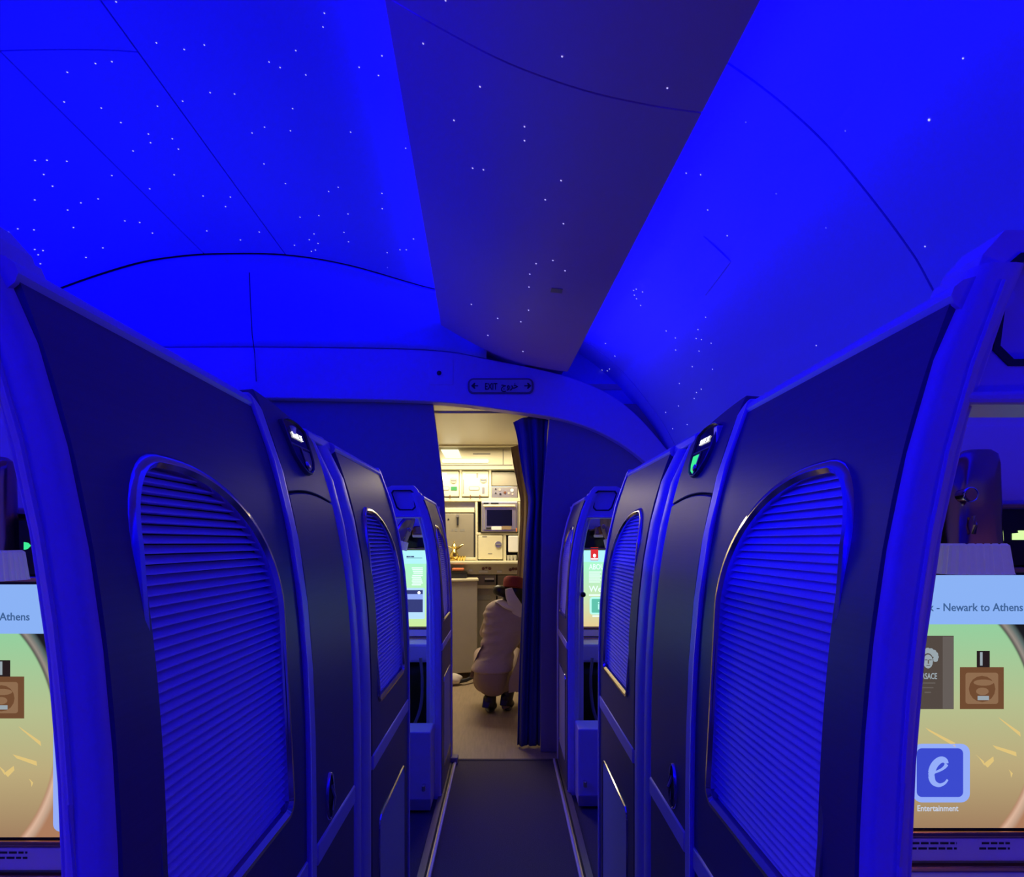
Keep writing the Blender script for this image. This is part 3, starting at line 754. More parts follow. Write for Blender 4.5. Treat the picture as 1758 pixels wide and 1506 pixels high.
def console(sg, Y, near, dz):
    lab = 'cream console wall with shelf and footwell below the %s monitor, %s' % ('advert' if near else 'page', 'window suite' if sg > 0 else 'centre suite')
    root = empty('console', (sg*.75, Y, 0), label=lab, cat='console')
    xa, xb = .352, 1.19
    X = lambda a, b: (min(sg*a, sg*b), max(sg*a, sg*b))
    box('back_wall', *X(xa, xb), Y+.032, Y+.05, .635+dz, 1.345, 'cream', root)
    box('upper_wall', *X(.50, xb), Y+.034, Y+.05, 1.34, 1.41, 'cream', root)
    box('side_return', *X(xa, xa+.02), Y-.36, Y+.05, .0, 1.26, 'cream', root)
    box('niche', *X(.40, xb), Y+.004, Y+.031, 1.112+dz, 1.205+dz, 'gloss_black', root)
    box('niche_trim', *X(.40, xb), Y-.004, Y+.006, 1.205+dz, 1.213+dz, 'copper', root)
    pn = box('lower_fascia', *X(.40, xb), Y-.004, Y+.03, .640+dz, .676+dz, 'cream', root)
    box('copper_strip', *X(.40, xb), Y-.014, Y+.0, .628+dz, .636+dz, 'copper', root)
    box('shelf', *X(xa+.02, xb), Y-.16 if not near else Y-.10, Y+.05, .53+dz, .627+dz, 'cream', root, bevel=.014)
    box('footwell', *X(xa+.02, xb), Y+.02, Y+.05, .0, .53+dz, 'gloss_black', root)
    if near:
        for r_ in range(2):
            for (a, b) in ((1565, 1641), (1680, 1732)):
                aa, bb = (a-VX)/1071-CX, (b-VX)/1071-CX
                y = 1447+9*r_; z = EYE-(y-VY)/1071+dz
                x = aa+(.004 if (a > 1600 and r_ == 0) else 0)
                while x < bb:
                    wd = random.uniform(.006, .014)
                    blob('fine_print', quad(sg*CX+x, sg*CX+min(bb, x+wd), z-.0016, z+.0016), Y-.0042, 'ink', pn)
                    x += wd+.003
    return root
def lamp(sg, X, Y, z0, tilt, sc, label):
    root = empty('reading_lamp', (X, Y, z0), label=label, cat='lamp')
    def ringz(w_, d_, z, r_, sk=0.): return [(X+(p[0]+sk)*sc, Y+p[1]*sc, z0+z*sc) for p in rrect(0, 0, w_, d_, r_, 5)]
    # ribbed shade
    def rib(w_, d_, z):
        out = []; n = 72
        for i in range(n):
            a = 2*PI*i/n; k = 1+.035*(1 if i % 3 else -1)
            c_, s_ = math.cos(a), math.sin(a); e = (abs(c_)**4+abs(s_)**4)**-.25
            out.append((X+c_*e*w_/2*k*sc, Y+s_*e*d_/2*k*sc, z0+z*sc))
        return out
    sh = loft('lamp_shade', [rib(.100, .07, 0), rib(.098, .068, .003), rib(.088, .062, .041), rib(.082, .056, .044)], 'shade', root, smooth=False)
    prof = [(.080, .056, .042, .02, 0), (.082, .056, .06, .024, 0), (.081, .055, .10, .024, 0), (.074, .050, .135, .022, .003), (.064, .044, .160, .019, .008), (.052, .036, .174, .016, .012), (.036, .024, .180, .011, .013)]
    bd = loft('lamp_body', [ringz(*p[:2], p[2], p[3], p[4]) for p in prof], 'copper', root)
    # dial and small pull on the body
    kx = -.030 if sg > 0 else .034
    lathe('dial', (X+kx*sc, Y-.036*sc, z0+.112*sc), [(.0001, -.010), (.008, -.010), (.010, -.004), (.008, .012), (.0001, .012)], 'copper', bd, axis='Y', n=16)
    tube('dial_rim', [(X+kx*sc+.0095*sc*math.cos(2*PI*i/16), Y-.044*sc, z0+.112*sc+.0095*sc*math.sin(2*PI*i/16)) for i in range(17)], .0016*sc, 'chrome', bd, n=6)
    tube('pull', [(X+kx*.6*sc, Y-.034*sc, z0+.082*sc), (X+kx*.66*sc, Y-.039*sc, z0+.070*sc), (X+kx*.6*sc, Y-.034*sc, z0+.058*sc)], .003*sc, 'gold', bd, n=6)
    tube('arm', [(X, Y+.02*sc, z0+.10*sc), (X, Y+.09, z0+.10*sc)], .010*sc, 'copper', root, n=8)
    root.rotation_euler = (0, tilt, 0)
    return root
YN = .983
for sg in (-1, 1):
    for near in (True, False):
        Y = YN if near else YN+P-.02
        dz = (-.015 if sg < 0 else 0) if near else .012
        console(sg, Y, near, dz); monitor(sg, near, Y, dz)
lamp(1, .678, .895, 1.105, .0, 1., 'copper reading lamp with ribbed white shade above the e-icon monitor')
lamp(-1, -.762, .895, 1.095, .0, 1., 'copper reading lamp with ribbed white shade beside a green glowing arrow')
lamp(-1, -.545, 3.10, 1.125, .35, .95, 'tilted copper reading lamp above the device-picture monitor')
lamp(1, .555, 3.10, 1.14, -.35, .95, 'tilted copper reading lamp above the red-emblem monitor')
# glowing arrows on the niche glass
def arrow(label, pts, Y, m):
    o = plate('arrow_light', pts, Y-.002, Y+.004, m); tag(o, label, 'light'); return o
q = lambda x, y: ((x-VX)*YN/F, EYE-(y-VY)*YN/F)
arrow('green lit arrow on black niche beside a copper lamp, centre suite', [q(39, 931), q(45, 932), q(50, 937), q(44, 943), q(39, 944)], YN+.004, 'green_led')
arrow('yellow-green lit arrow on black niche beside a copper lamp, window suite', [q(1741, 916), q(1752, 915), q(1751, 911), q(1790, 911), q(1790, 927), q(1741, 927)], YN+.004, 'green_arrow')
# small wall handset by the far lamps
for sg, X0 in ((-1, -.452), (1, .49)):
    r = empty('handset', (X0, 3.18, 1.17), label='small copper wall handset with pale foot, far %s suite' % ('centre' if sg < 0 else 'window'), cat='handset')
    plate('body', [(X0-.03, 1.19), (X0-.022, 1.235), (X0+.018, 1.238), (X0+.026, 1.19)], 3.15, 3.215, 'copper', r, bevel=.006)
    plate('foot', [(X0-.024, 1.178), (X0-.026, 1.191), (X0+.026, 1.191), (X0+.020, 1.178)], 3.148, 3.21, 'shade', r, bevel=.003)
    tube('arm', [(X0-.02, 3.17, 1.222), (X0-.04, 3.175, 1.215), (X0-.045, 3.21, 1.21)], .005, 'copper', r, n=6)
# low ottoman boxes in the far doorways, belts hanging in the footwell
for sg in (-1, 1):
    d = YSH[sg]; nm = 'centre' if sg < 0 else 'window'
    r = empty('ottoman', (sg*.42, 2.62+d, 0), label='low cream ottoman box inside the far %s suite doorway' % nm, cat='ottoman')
    x0, x1 = sorted((sg*.316, sg*.62))
    box('body', x0, x1, 2.60+d, 2.735+d, .014, .345, 'cream', r, bevel=.006)
    box('kick_strip', x0, x1, 2.592+d, 2.605+d, .0145, .06, 'bulkhead', r, bevel=.002)
    box('knob', *sorted((sg*.336, sg*.352)), 2.575+d, 2.602+d, .10, .128, 'chrome', r, bevel=.005)
    Xs = -1 if sg < 0 else 1
    st = px(722 if sg < 0 else 1017, 1130, 3.05)
    pts = [st, px(725 if sg < 0 else 1014, 1170, 3.04), px(722 if sg < 0 else 1018, 1215, 3.03), px(708 if sg < 0 else 1030, 1252, 3.0)]
    o = tube('seat_belt', catmull([tuple(p) for p in pts], 5), .008, 'belt', n=6)
    tag(o, 'grey seat belt hanging into the footwell of the far %s suite' % nm, 'belt')
    hk = px(740 if sg < 0 else 1001, 1021, 2.80)
    o = lathe('coat_hook', (hk[0], hk[1], hk[2]), [(.0001, -.016), (.010, -.014), (.013, -.005), (.008, .008), (.008, .03)], 'gloss_black', axis='Y', n=14)
    tag(o, 'black round hook on the far %s suite door jamb in front of the monitor' % nm, 'hook')

# partition between the two centre suites
o = box('suite_divider', -1.23, -1.20, -1.2, 3.32, 0, 1.22, 'cream', bevel=.006); tag(o, 'plain cream divider between the paired centre suites', 'partition')
# unseen wall lamps added inside the suites for their warm tint and glints
for sx, Yl, en, lab in ((1, .15, .42, 'added unseen wall lamp by the near window suite'), (1, .35+P, 1.0, 'added unseen wall lamp by the far window suite'), (-1, .15, .26, 'added unseen wall lamp on the divider of the near centre suite')):
    xl = sx*1.12
    r = empty('added_wall_lamp', (xl, Yl, 1.06), label=lab, cat='lamp')
    lathe('shade', (xl, Yl, 1.06), [(.030, 0), (.026, .05), (.018, .075)], 'shade', r, n=20, cap=False)
    lathe('bulb', (xl, Yl, 1.07), [(.0001, 0), (.012, .004), (.015, .018), (.008, .036), (.0001, .04)], 'warm_shade', r, n=12)
    xw = sx*1.205 if sx < 0 else 1.20+SK*Yl+.006
    tube('bracket', [(xl, Yl, 1.11), (xl+sx*.02, Yl, 1.135), (xw, Yl, 1.135)], .006, 'copper', r, n=8)
    l = bpy.data.lights.new('added_wall_lamp_light', 'POINT'); l.energy = en; l.color = (1.0, .42, .20); l.shadow_soft_size = .03
    o = bpy.data.objects.new('added_wall_lamp_light', l); o.location = (xl-sx*.01, Yl, 1.02); COL.objects.link(o)

# ================================================================== SIGN AND SENSOR ON THE HEADER
def on_header(x, y): return px(x, y, YH)
c = on_header(859.5, 663.5); k = YH/F
sg_ = empty('exit_sign', (c[0], YH, c[2]), label='unlit EXIT sign with two arrows on the blue header arch', cat='sign')
plate('rim', rrect(c[0], c[2], 113*k, 27*k, 10*k), YH-.010, YH+.02, 'panel_edge', sg_, bevel=.004)
plate('face', rrect(c[0], c[2], 106*k, 21*k, 7*k), YH-.0115, YH-.008, 'sign_plate', sg_)
zb = on_header(0, 670)[2]
text('lettering', 'EXIT', 16*k, (on_header(843, 0)[0], YH-.013, zb), 'ink', sg_, sx=.66, thick=.001)
text('lettering', '\uFE9D\uFEED\uFEAE\uFEA7', 15*k, (on_header(875, 0)[0], YH-.013, zb+2*k), 'ink', sg_, sx=.95, thick=.001)
for x0, dr in ((815, -1), (906, 1)):
    cx_, cz_ = on_header(x0, 663.5)[0], on_header(0, 663.5)[2]
    plate('arrow', [(cx_+dr*a*k, cz_+b*k) for a, b in ((-6, .9), (0, .9), (-1.5, 5), (1, 5), (6, 0), (1, -5), (-1.5, -5), (0, -.9), (-6, -.9))], YH-.0125, YH-.011, 'ink', sg_)
c = on_header(757, 638)
sp = empty('sensor_panel', (c[0], YH, c[2]), label='square cream access panel with a black round sensor beside the exit sign', cat='sensor')
plate('panel', rrect(c[0], c[2], 42*k, 46*k, 3*k), YH-.003, YH+.01, 'header', sp, bevel=.0015)
cc = on_header(754, 641)
lathe('sensor', (cc[0], YH-.003, cc[2]), [(.0001, -.006), (.010, -.005), (.014, -.001), (.014, .004)], 'ink', sp, axis='Y', n=16)
lathe('sensor_ring', (cc[0], YH-.003, cc[2]), [(.013, -.002), (.022, -.001), (.024, .003)], 'header', sp, axis='Y', n=16)

# ================================================================== CURTAINS
def curtain(name, Yc, left, right, ytop, zbot, m, folds, amp, label, nx=60, nz=40, ph=0.):
    """left/right: pixel x of the hem at pixel heights, measured at the curtain's distance"""
    v = []; f = []
    for j in range(nz+1):
        t = j/nz
        for i in range(nx+1):
            u = i/nx
            yt = ytop(u); yb = VY+(EYE-zbot)*F/Yc; y = yt+(yb-yt)*t
            xl = interp(left, y); xr = interp(right, y)
            p = px(xl+(xr-xl)*u, y, Yc)
            a = amp*(.35+.65*min(1, t*3+.3))
            p.y += a*math.sin(u*folds*2*PI+ph+.6*math.sin(3*t))+a*.4*math.sin(u*folds*4.3*PI+1+2*t)
            p.x += .25*a*math.cos(u*folds*2*PI+ph)
            v.append(p)
    for j in range(nz):
        for i in range(nx):
            a = j*(nx+1)+i; f.append((a, a+1, a+nx+2, a+nx+1))
    o = mesh(name, v, f, m, smooth=True); tag(o, label, 'curtain')
    s = o.modifiers.new('s', 'SOLIDIFY'); s.thickness = .003
    return o
Lh = [(700, 878), (722, 879), (745, 886), (790, 892), (830, 899), (856, 906), (880, 905), (930, 900), (1000, 896), (1100, 892), (1200, 888), (1290, 886), (1400, 884)]
Rh = [(700, 945), (745, 940), (800, 938), (850, 934), (900, 932), (1000, 931), (1300, 928), (1400, 928)]
curtain('curtain', 3.44, Lh, Rh, lambda u: 725-14*min(1, u*1.6), .012, 'curtain', 2.6, .022, 'dark blue galley curtain drawn aside at the doorway, gathered in folds')
Lb = [(700, 873), (768, 876), (800, 881), (860, 893), (880, 893), (930, 890), (1000, 886), (1100, 885), (1400, 885)]
Rb = [(700, 915), (1400, 915)]
curtain('curtain', 4.62, Lb, Rb, lambda u: 768-10*u, .02, 'brown_cloth', 1.3, .014, 'brown galley curtain hanging behind the blue one')
tube('curtain_rail', [(-.42, 3.44, 1.885), (.30, 3.44, 1.885)], .008, 'alu', n=8)
tag(bpy.data.objects['curtain_rail'], 'thin metal curtain rail under the header', 'rail')
for hx in (.06, .12, .18, .24): tube('bracket', [(hx, 3.44, 1.88), (hx, 3.40, 1.905), (hx, 3.385, 1.92)], .004, 'alu', bpy.data.objects['curtain_rail'], n=6)

# ================================================================== GALLEY UNITS
gx = lambda x: (x-VX)*YG/F
gz = lambda y: EYE-(y-VY)*YG/F
def gbox(name, x0, x1, y0, y1, proud, m, parent=None, depth=.02, bevel=.003, **k):
    return box(name, gx(x0), gx(x1), YG-proud, YG-proud+depth, gz(y1), gz(y0), m, parent, bevel=bevel, **k)
def gdisc(name, x, y, r, proud, m, parent, th=.012):
    return lathe(name, (gx(x), YG-proud, gz(y)), [(.0001, 0), (r*YG/F*.9, 0), (r*YG/F, th*.4), (r*YG/F, th)], m, parent, axis='Y', n=18)
unit = empty('galley_unit', (0, YG, 0), label='cream galley wall frame holding boxes, oven and counter', cat='galley unit')
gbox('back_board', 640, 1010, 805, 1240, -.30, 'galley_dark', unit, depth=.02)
gbox('top_rail', 640, 1010, 798, 808, .01, 'galley', unit, depth=.33)
gbox('shelf_rail', 640, 1010, 855, 861, .012, 'galley', unit, depth=.32)
gbox('shelf_rail', 817, 1010, 914.5, 918.5, .008, 'galley', unit, depth=.32)
gbox('counter', 640, 1010, 962.6, 968, .17, 'galley', unit, depth=.49, bevel=.008)
for x0, x1, a, b in ((788.6, 793, 806, 858), (839, 843.5, 806, 858), (816, 820, 858, 964), (863.5, 869, 917, 964), (889, 893, 806, 964)):
    gbox('divider', x0, x1, a, b, .006, 'galley', unit, depth=.31)
gbox('drawer_fascia', 640, 1010, 968, 986, .04, 'galley', unit, depth=.05)
for x in (830, 835, 841): gdisc('latch', x, 976 if x != 835 else 974.5, 2.6 if x != 835 else 1.8, .052, 'brown', unit)
for x in (876, 881, 886): gdisc('latch', x, 976.5 if x != 876 else 978, 2.6, .052, 'brown', unit)
gbox('hinge_plate', 805, 812, 977, 981, .05, 'white', unit); gbox('hinge_plate', 822, 838, 979, 983, .05, 'white', unit); gbox('hinge_plate', 853, 862, 979, 983, .05, 'white', unit)
# fascia with lamps above the boxes
fas = empty('galley_fascia', (0, 5.42, 1.83), label='cream sloping panel under the galley ceiling with two glowing lamps', cat='panel')
box('panel', gx(640)-.1, gx(1010), 5.40, 5.43, 1.80, 1.995, 'galley', fas)
fz = lambda y: EYE-(y-VY)*5.40/F
fx = lambda x: (x-VX)*5.40/F
plate('lamp_cover', [(fx(757), fz(772.5)), (fx(787), fz(772.5)), (fx(793), fz(787)), (fx(765), fz(787))], 5.385, 5.401, 'lamp_panel', fas)
plate('lamp_tube', rrect((fx(759)+fx(839))/2, fz(792), fx(839)-fx(759), 6*5.4/F, .012), 5.38, 5.401, 'lamp_panel', fas)
plate('slot', rrect(fx(827), fz(779.5), 30*5.4/F, 2*5.4/F, .004), 5.394, 5.401, 'grey_mark', fas)
plate('joint', quad(fx(863), fx(864.3), fz(798), fz(772)), 5.396, 5.401, 'grey_mark', fas)
plate('joint', quad(fx(750), fx(880), fz(799.5), fz(797.8)), 5.396, 5.401, 'grey_mark', fas)
# carrier boxes
def carrier(x0, x1, y0, y1, label, knob, slot=None, green=None, marks=()):
    r = empty('carrier_box', (gx((x0+x1)/2), YG, gz(y1)), label=label, cat='box', group='galley carrier boxes')
    gbox('door', x0, x1, y0, y1, .02, 'galley', r, depth=.30, bevel=.006)
    d_ = gdisc('round_latch', *knob, 6, .032, 'alu', r)
    a, b = knob
    gbox('latch_bar', a-4.5, a+4.5, b-1, b+1, .038, 'grey_mark', d_, depth=.008, bevel=.001)
    if slot:
        s_ = plate('handle', rrect(gx((slot[0]+slot[1])/2), gz((slot[2]+slot[3])/2), gx(slot[1])-gx(slot[0]), gz(slot[2])-gz(slot[3]), .014), YG-.023, YG-.018, 'grey_mark', r)
        plate('handle_cup', rrect(gx((slot[0]+slot[1])/2), gz((slot[2]+slot[3])/2), (gx(slot[1])-gx(slot[0]))*.88, (gz(slot[2])-gz(slot[3]))*.7, .010), YG-.025, YG-.02, 'galley', s_)
    if green: gbox('label', *green, .024, 'green_label', r, depth=.006, bevel=0)
    for m_ in marks: gbox('sticker', *m_[:4], .0225, m_[4], r, depth=.004, bevel=0)
carrier(742, 788, 809.5, 853, 'cream carrier box with a small green label, on the top galley shelf', (779, 825), (755, 772, 835.5, 842.5), (774.5, 785, 836, 842.5), ((758, 768, 812, 826, 'white'),))
carrier(793.5, 838.5, 809.5, 853, 'cream carrier box with a paper sticker, on the top galley shelf', (830, 824), (805, 823.5, 835.5, 842.5), None, ((801, 818, 815, 825, 'white'), (796, 799, 813, 818, 'white'), (795, 796.5, 824, 848, 'grey_mark'), (828, 832, 837, 848, 'alu'), (818, 821, 813, 821, 'grey_mark')))
carrier(821, 863, 919.5, 960.5, 'plain cream carrier box under the galley oven', (855.5, 935), None, None, ((838, 845, 950, 951.2, 'grey_mark'), (828, 836, 920.5, 922, 'grey_mark')))
for x in (773, 808, 824): gbox('catch', x-.6, x+.6, 850, 857, .03, 'brown', unit, depth=.01, bevel=.001)
# control panel
cp = empty('control_panel', (gx(866), YG, gz(856)), label='galley control panel with small lit buttons under a blank flap', cat='panel')
gbox('flap', 844.5, 888.5, 811, 834.5, .016, 'galley_dark', cp, depth=.03); gbox('board', 843.5, 888.5, 835.5, 855, .012, 'alu', cp, depth=.03)
for x, y, r_, m_ in ((858, 841, 2.2, 'amber_led'), (879, 842, 2.8, 'lamp_panel'), (851, 840, 1.3, 'ink'), (851, 847, 1.3, 'ink'), (859, 848.5, 1.8, 'ink'), (867, 846, 2.4, 'brown'), (873.5, 847, 1.8, 'amber_led'), (880, 848.5, 1.6, 'amber_led')):
    gdisc('button', x, y, r_, .02, m_, cp, th=.008)
# oven
ov = empty('galley_oven', (gx(858), YG, gz(914)), label='metal galley oven with a dark glass window', cat='oven')
gbox('body', 826.5, 889, 861.5, 913.5, .03, 'alu', ov, depth=.32, bevel=.006)
gbox('shadow_gap', 825, 889.5, 912.5, 914.5, .02, 'ink', ov, depth=.30)
gbox('door', 831, 886, 870.5, 909.5, .045, 'alu', ov, depth=.03, bevel=.005)
gbox('glass', 836, 879, 876, 903, .049, 'gloss_black', ov, depth=.01, bevel=0)
gbox('handle', 830, 885, 867.5, 871, .075, 'galley', ov, depth=.03, bevel=.006)
for a, b in ((830.5, 839), (843, 856)): gbox('display', a, b, 863, 866.3, .034, 'ink', ov, depth=.01)
gbox('note', 844, 861, 904, 910, .048, 'white', ov, depth=.005, bevel=0); gbox('note', 861.5, 878, 903.5, 909.5, .048, 'brown_cloth', ov, depth=.005, bevel=0)
gbox('tag', 885.5, 887.5, 907, 913, .046, 'orange', ov, depth=.005, bevel=0); gbox('display', 835, 843, 905.5, 909, .048, 'ink', ov, depth=.005)
# tall panel left of the oven
tp = empty('galley_locker', (gx(790), YG, gz(958)), label='grey metal galley locker door with a black latch', cat='locker')
gbox('recess', 742, 816, 861.5, 877, -.05, 'alu', tp, depth=.02); gbox('lintel', 742, 814.5, 872, 880, .01, 'galley', tp, depth=.05)
gbox('door', 742, 813.5, 882, 958.5, .012, 'galley_dark', tp, depth=.03); gbox('frame', 813.7, 815.8, 880, 958, .016, 'ink', tp, depth=.04)
gbox('latch', 784.5, 787.5, 885, 902, .03, 'ink', tp, depth=.02); gdisc('latch_pin', 786, 886, 2.6, .034, 'alu', tp); gdisc('keyhole', 770, 892, 1.6, .016, 'ink', tp)
for a, b in ((775.5, 778.5), (781, 785.5), (790, 798)): gbox('stencil', a, b, 908.5, 912.5, .0135, 'grey_mark', tp, depth=.004, bevel=0)
gbox('foot_rail', 799, 818, 957, 962, .03, 'galley', tp, depth=.04, bevel=.006)
# towel dispenser and cups
o = gbox('paper_dispenser', 872.5, 890, 920, 948, .03, 'white', None, depth=.12, bevel=.008); tag(o, 'white paper towel dispenser beside the carrier box', 'dispenser')
for i, x in enumerate((872.5, 878.5, 884.5)):
    o = lathe('cup', (gx(x), YG+.03, gz(962.3)), [(.010, 0), (.013, .004), (.017, .045), (.0185, .047), (.0165, .045), (.012, .008), (.0001, .006)], 'white', n=16); tag(o, ('white cup next to the plain carrier box under the oven', 'middle one of three white cups under the paper dispenser', 'white cup under the paper dispenser, farthest from the carrier box')[i], 'cup', 'white cups on the galley counter')
# brass coffee pot with tray and little cups
cpX, cpY, cpZ = gx(781), YG-.08, gz(962.2)
pot = empty('coffee_pot', (cpX, cpY, cpZ), label='brass Arabic coffee pot with curved spout on the galley counter', cat='coffee pot')
lathe('body', (cpX, cpY, cpZ), [(.030, 0), (.032, .004), (.026, .012), (.040, .030), (.042, .045), (.030, .075), (.016, .10), (.022, .118), (.024, .122), (.012, .128)], 'gold', pot)
lathe('lid', (cpX, cpY, cpZ+.124), [(.024, 0), (.018, .014), (.006, .026), (.005, .036), (.008, .042), (.0001, .05)], 'gold', pot)
tube('spout', [(cpX+.015, cpY, cpZ+.10), (cpX+.045, cpY, cpZ+.118), (cpX+.075, cpY, cpZ+.142), (cpX+.085, cpY, cpZ+.14)], [.012, .010, .008, .004], 'gold', pot)
tube('handle', [(cpX-.015, cpY, cpZ+.115), (cpX-.05, cpY, cpZ+.125), (cpX-.062, cpY, cpZ+.09), (cpX-.05, cpY, cpZ+.045), (cpX-.036, cpY, cpZ+.04)], .006, 'gold', pot)
for i, x in enumerate((788.5, 793, 797.5)):
    o = lathe('coffee_cup', (gx(x), YG-.09, gz(962.4)), [(.008, 0), (.010, .006), (.016, .030), (.018, .042), (.015, .040), (.008, .010), (.0001, .008)], 'gold', n=14); tag(o, ('tiny brass cup standing right beside the coffee pot', 'middle one of three tiny brass coffee cups', 'tiny brass cup farthest from the coffee pot')[i], 'cup', 'brass coffee cups')
o = lathe('tray', (gx(772), YG-.09, gz(962.4)), [(.055, 0), (.062, .004), (.064, .012), (.058, .008), (.0001, .006)], 'gold', n=24); tag(o, 'round brass tray left of the coffee pot', 'tray')
# carts stowed under the counter
for x0, x1, lab in ((742, 800, 'stowed beige galley cart behind the free-standing one'), (801, 852, 'stowed beige galley cart with a black grip under the latches'), (854, 905, 'stowed beige galley cart behind the crouching person')):
    r = empty('galley_cart', (gx((x0+x1)/2), YG, 0), label=lab, cat='cart', group='galley carts under the counter')
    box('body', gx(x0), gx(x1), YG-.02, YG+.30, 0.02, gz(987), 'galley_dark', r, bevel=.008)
    box('bumper', gx(x0)+.004, gx(x1)-.004, YG-.045, YG-.015, gz(1010), gz(1004), 'galley', r, bevel=.006)
    xm = (x0+x1)/2+14
    box('grip', gx(xm-8), gx(xm+8), YG-.05, YG-.018, gz(999), gz(995), 'ink', r, bevel=.004); box('grip_lid', gx(xm-8), gx(xm+8), YG-.055, YG-.018, gz(995), gz(992), 'white', r, bevel=.003)
    box('handle_recess', gx(x0+10), gx(x1-10), YG-.024, YG-.015, gz(1030), gz(1022), 'grey_mark', r, bevel=.003)
# free-standing cart, slightly turned
YC = 5.05
r = empty('service_cart', (0, YC, 0), label='pale free-standing service cart with a tray of drinks on top', cat='cart')
c0 = px(819, 990, 5.15)[0]; c1 = px(700, 990, YC)[0]; zt = .845
fr_ = [(c1, YC-.05), (c0, 5.20), (c0-.02, 5.42), (c1, 5.42)]
def prism(name, pts, z0, z1, m, parent, bevel=.006, **kk):
    n = len(pts); vv = [(x, y, z0) for x, y in pts]+[(x, y, z1) for x, y in pts]
    return mesh(name, vv, [tuple(range(n)), tuple(range(2*n-1, n-1, -1))]+[(i, (i+1) % n, n+(i+1) % n, n+i) for i in range(n)], m, parent, bevel=bevel, **kk)
prism('body', fr_, .05, zt-.02, 'cart', r, .01)
prism('top', [(x+(.012 if x > c1 else 0), y-(.012 if y < 5.3 else 0)) for x, y in fr_], zt-.022, zt, 'galley', r, .006)
for (x, y) in ((c0-.05, 5.22), (c0-.06, 5.36), (c1+.1, 5.06), (c1+.1, 5.36)):
    lathe('wheel', (x, y-.015, .026), [(.0001, 0), (.024, 0), (.026, .006), (.024, .03), (.0001, .03)], 'ink', r, axis='Y', n=16)
tx0, tx1 = px(742, 0, 5.25)[0], px(801, 0, 5.25)[0]
tr = empty('drink_crate', (tx0, 5.25, zt), label='low black crate on top of the service cart', cat='crate')
box('body', tx0, tx1, 5.23, 5.40, zt, zt+.055, 'ink', tr, bevel=.005); box('rim', tx0-.004, tx1+.004, 5.225, 5.405, zt+.052, zt+.062, 'gloss_black', tr, bevel=.003)
o = box('napkin_stack', px(776, 0, 5.28)[0], px(796, 0, 5.28)[0], 5.28, 5.38, zt+.0615, zt+.085, 'orange', bevel=.006); tag(o, 'orange napkin stack on the black crate', 'napkins')
# pale bundle by the cart foot
bx = px(781, 1172, 4.95); 
vv = []
n1, n2 = 12, 16
for i in range(n1+1):
    a = PI*i/n1
    for j in range(n2):
        b = 2*PI*j/n2; rr_ = 1+.10*math.sin(3*b+i)
        vv.append((bx[0]-.015+.075*math.sin(a)*math.cos(b)*rr_, 4.95+.06*math.sin(a)*math.sin(b)*rr_, .048-.046*math.cos(a)*(1.0)))
o = mesh('cloth_bundle', vv, [(i*n2+j, i*n2+(j+1) % n2, (i+1)*n2+(j+1) % n2, (i+1)*n2+j) for i in range(n1) for j in range(n2)], 'scarf', smooth=True); tag(o, 'small pale rounded bundle on the galley floor by the cart', 'bundle')
tube('strap', [(bx[0]+.03, 4.93, .03), (bx[0]+.09, 4.96, .035), (bx[0]+.15, 5.03, .05), (bx[0]+.20, 5.10, .045)], .016, 'ink', o)

# ================================================================== PERSON crouching in the galley, seen from behind
YP = 4.12
pp = lambda x, y, dy=0.: px(x, y, YP)+Vector((0, dy, 0))
person = empty('person', (pp(852, 0)[0], YP, 0), label='person in beige jacket and red hat crouching in the galley, back turned', cat='person')
def blobmesh(name, parts, m, parent, voxel=.010, smooth=8):
    bm = bmesh.new()
    for part in parts:
        if part[0] == 'e':
            _, c, r, rot = part
            mm = Matrix.Translation(c) @ Euler(rot).to_matrix().to_4x4() @ Matrix.Diagonal((*r, 1))
            bmesh.ops.create_uvsphere(bm, u_segments=20, v_segments=14, radius=1, matrix=mm)
        elif part[0] == 'r':                    # closed skin through elliptical rings
            rg = [[bm.verts.new(q_) for q_ in r_] for r_ in part[1]]; n_ = len(rg[0])
            for a_, b_ in zip(rg, rg[1:]):
                for j_ in range(n_): bm.faces.new((a_[j_], a_[(j_+1) % n_], b_[(j_+1) % n_], b_[j_]))
            bm.faces.new(rg[0][::-1]); bm.faces.new(rg[-1])
        else:                                   # tapered limb through points with radii
            _, pts, rad = part
            for (a, b, ra, rb) in zip(pts, pts[1:], rad, rad[1:]):
                d = Vector(b)-Vector(a); q_ = d.to_track_quat('Z', 'Y').to_matrix().to_4x4()
                bmesh.ops.create_cone(bm, cap_ends=True, segments=18, radius1=ra, radius2=rb, depth=d.length, matrix=Matrix.Translation((Vector(a)+Vector(b))/2) @ q_)
            for a, ra in zip(pts, rad): bmesh.ops.create_uvsphere(bm, u_segments=18, v_segments=12, radius=ra, matrix=Matrix.Translation(a))
    me = bpy.data.meshes.new(name); bm.to_mesh(me); bm.free()
    t = bpy.data.objects.new(name, me); COL.objects.link(t)
    r = t.modifiers.new('r', 'REMESH'); r.mode = 'VOXEL'; r.voxel_size = voxel
    s = t.modifiers.new('s', 'SMOOTH'); s.iterations = smooth; s.factor = .5
    dg = bpy.context.evaluated_depsgraph_get()
    me2 = bpy.data.meshes.new_from_object(t.evaluated_get(dg)); bpy.data.objects.remove(t)
    me2.materials.clear(); me2.materials.append(M[m])
    for p in me2.polygons: p.use_smooth = True
    me2.transform(Matrix.Translation(-Vector(parent.location)))
    o = bpy.data.objects.new(name, me2); return link(o, parent)
V = Vector
neck = pp(880, 1040, .04); head = pp(886, 1019, .07)
shl = pp(842, 1051, .03); shr = pp(902, 1056, .06)
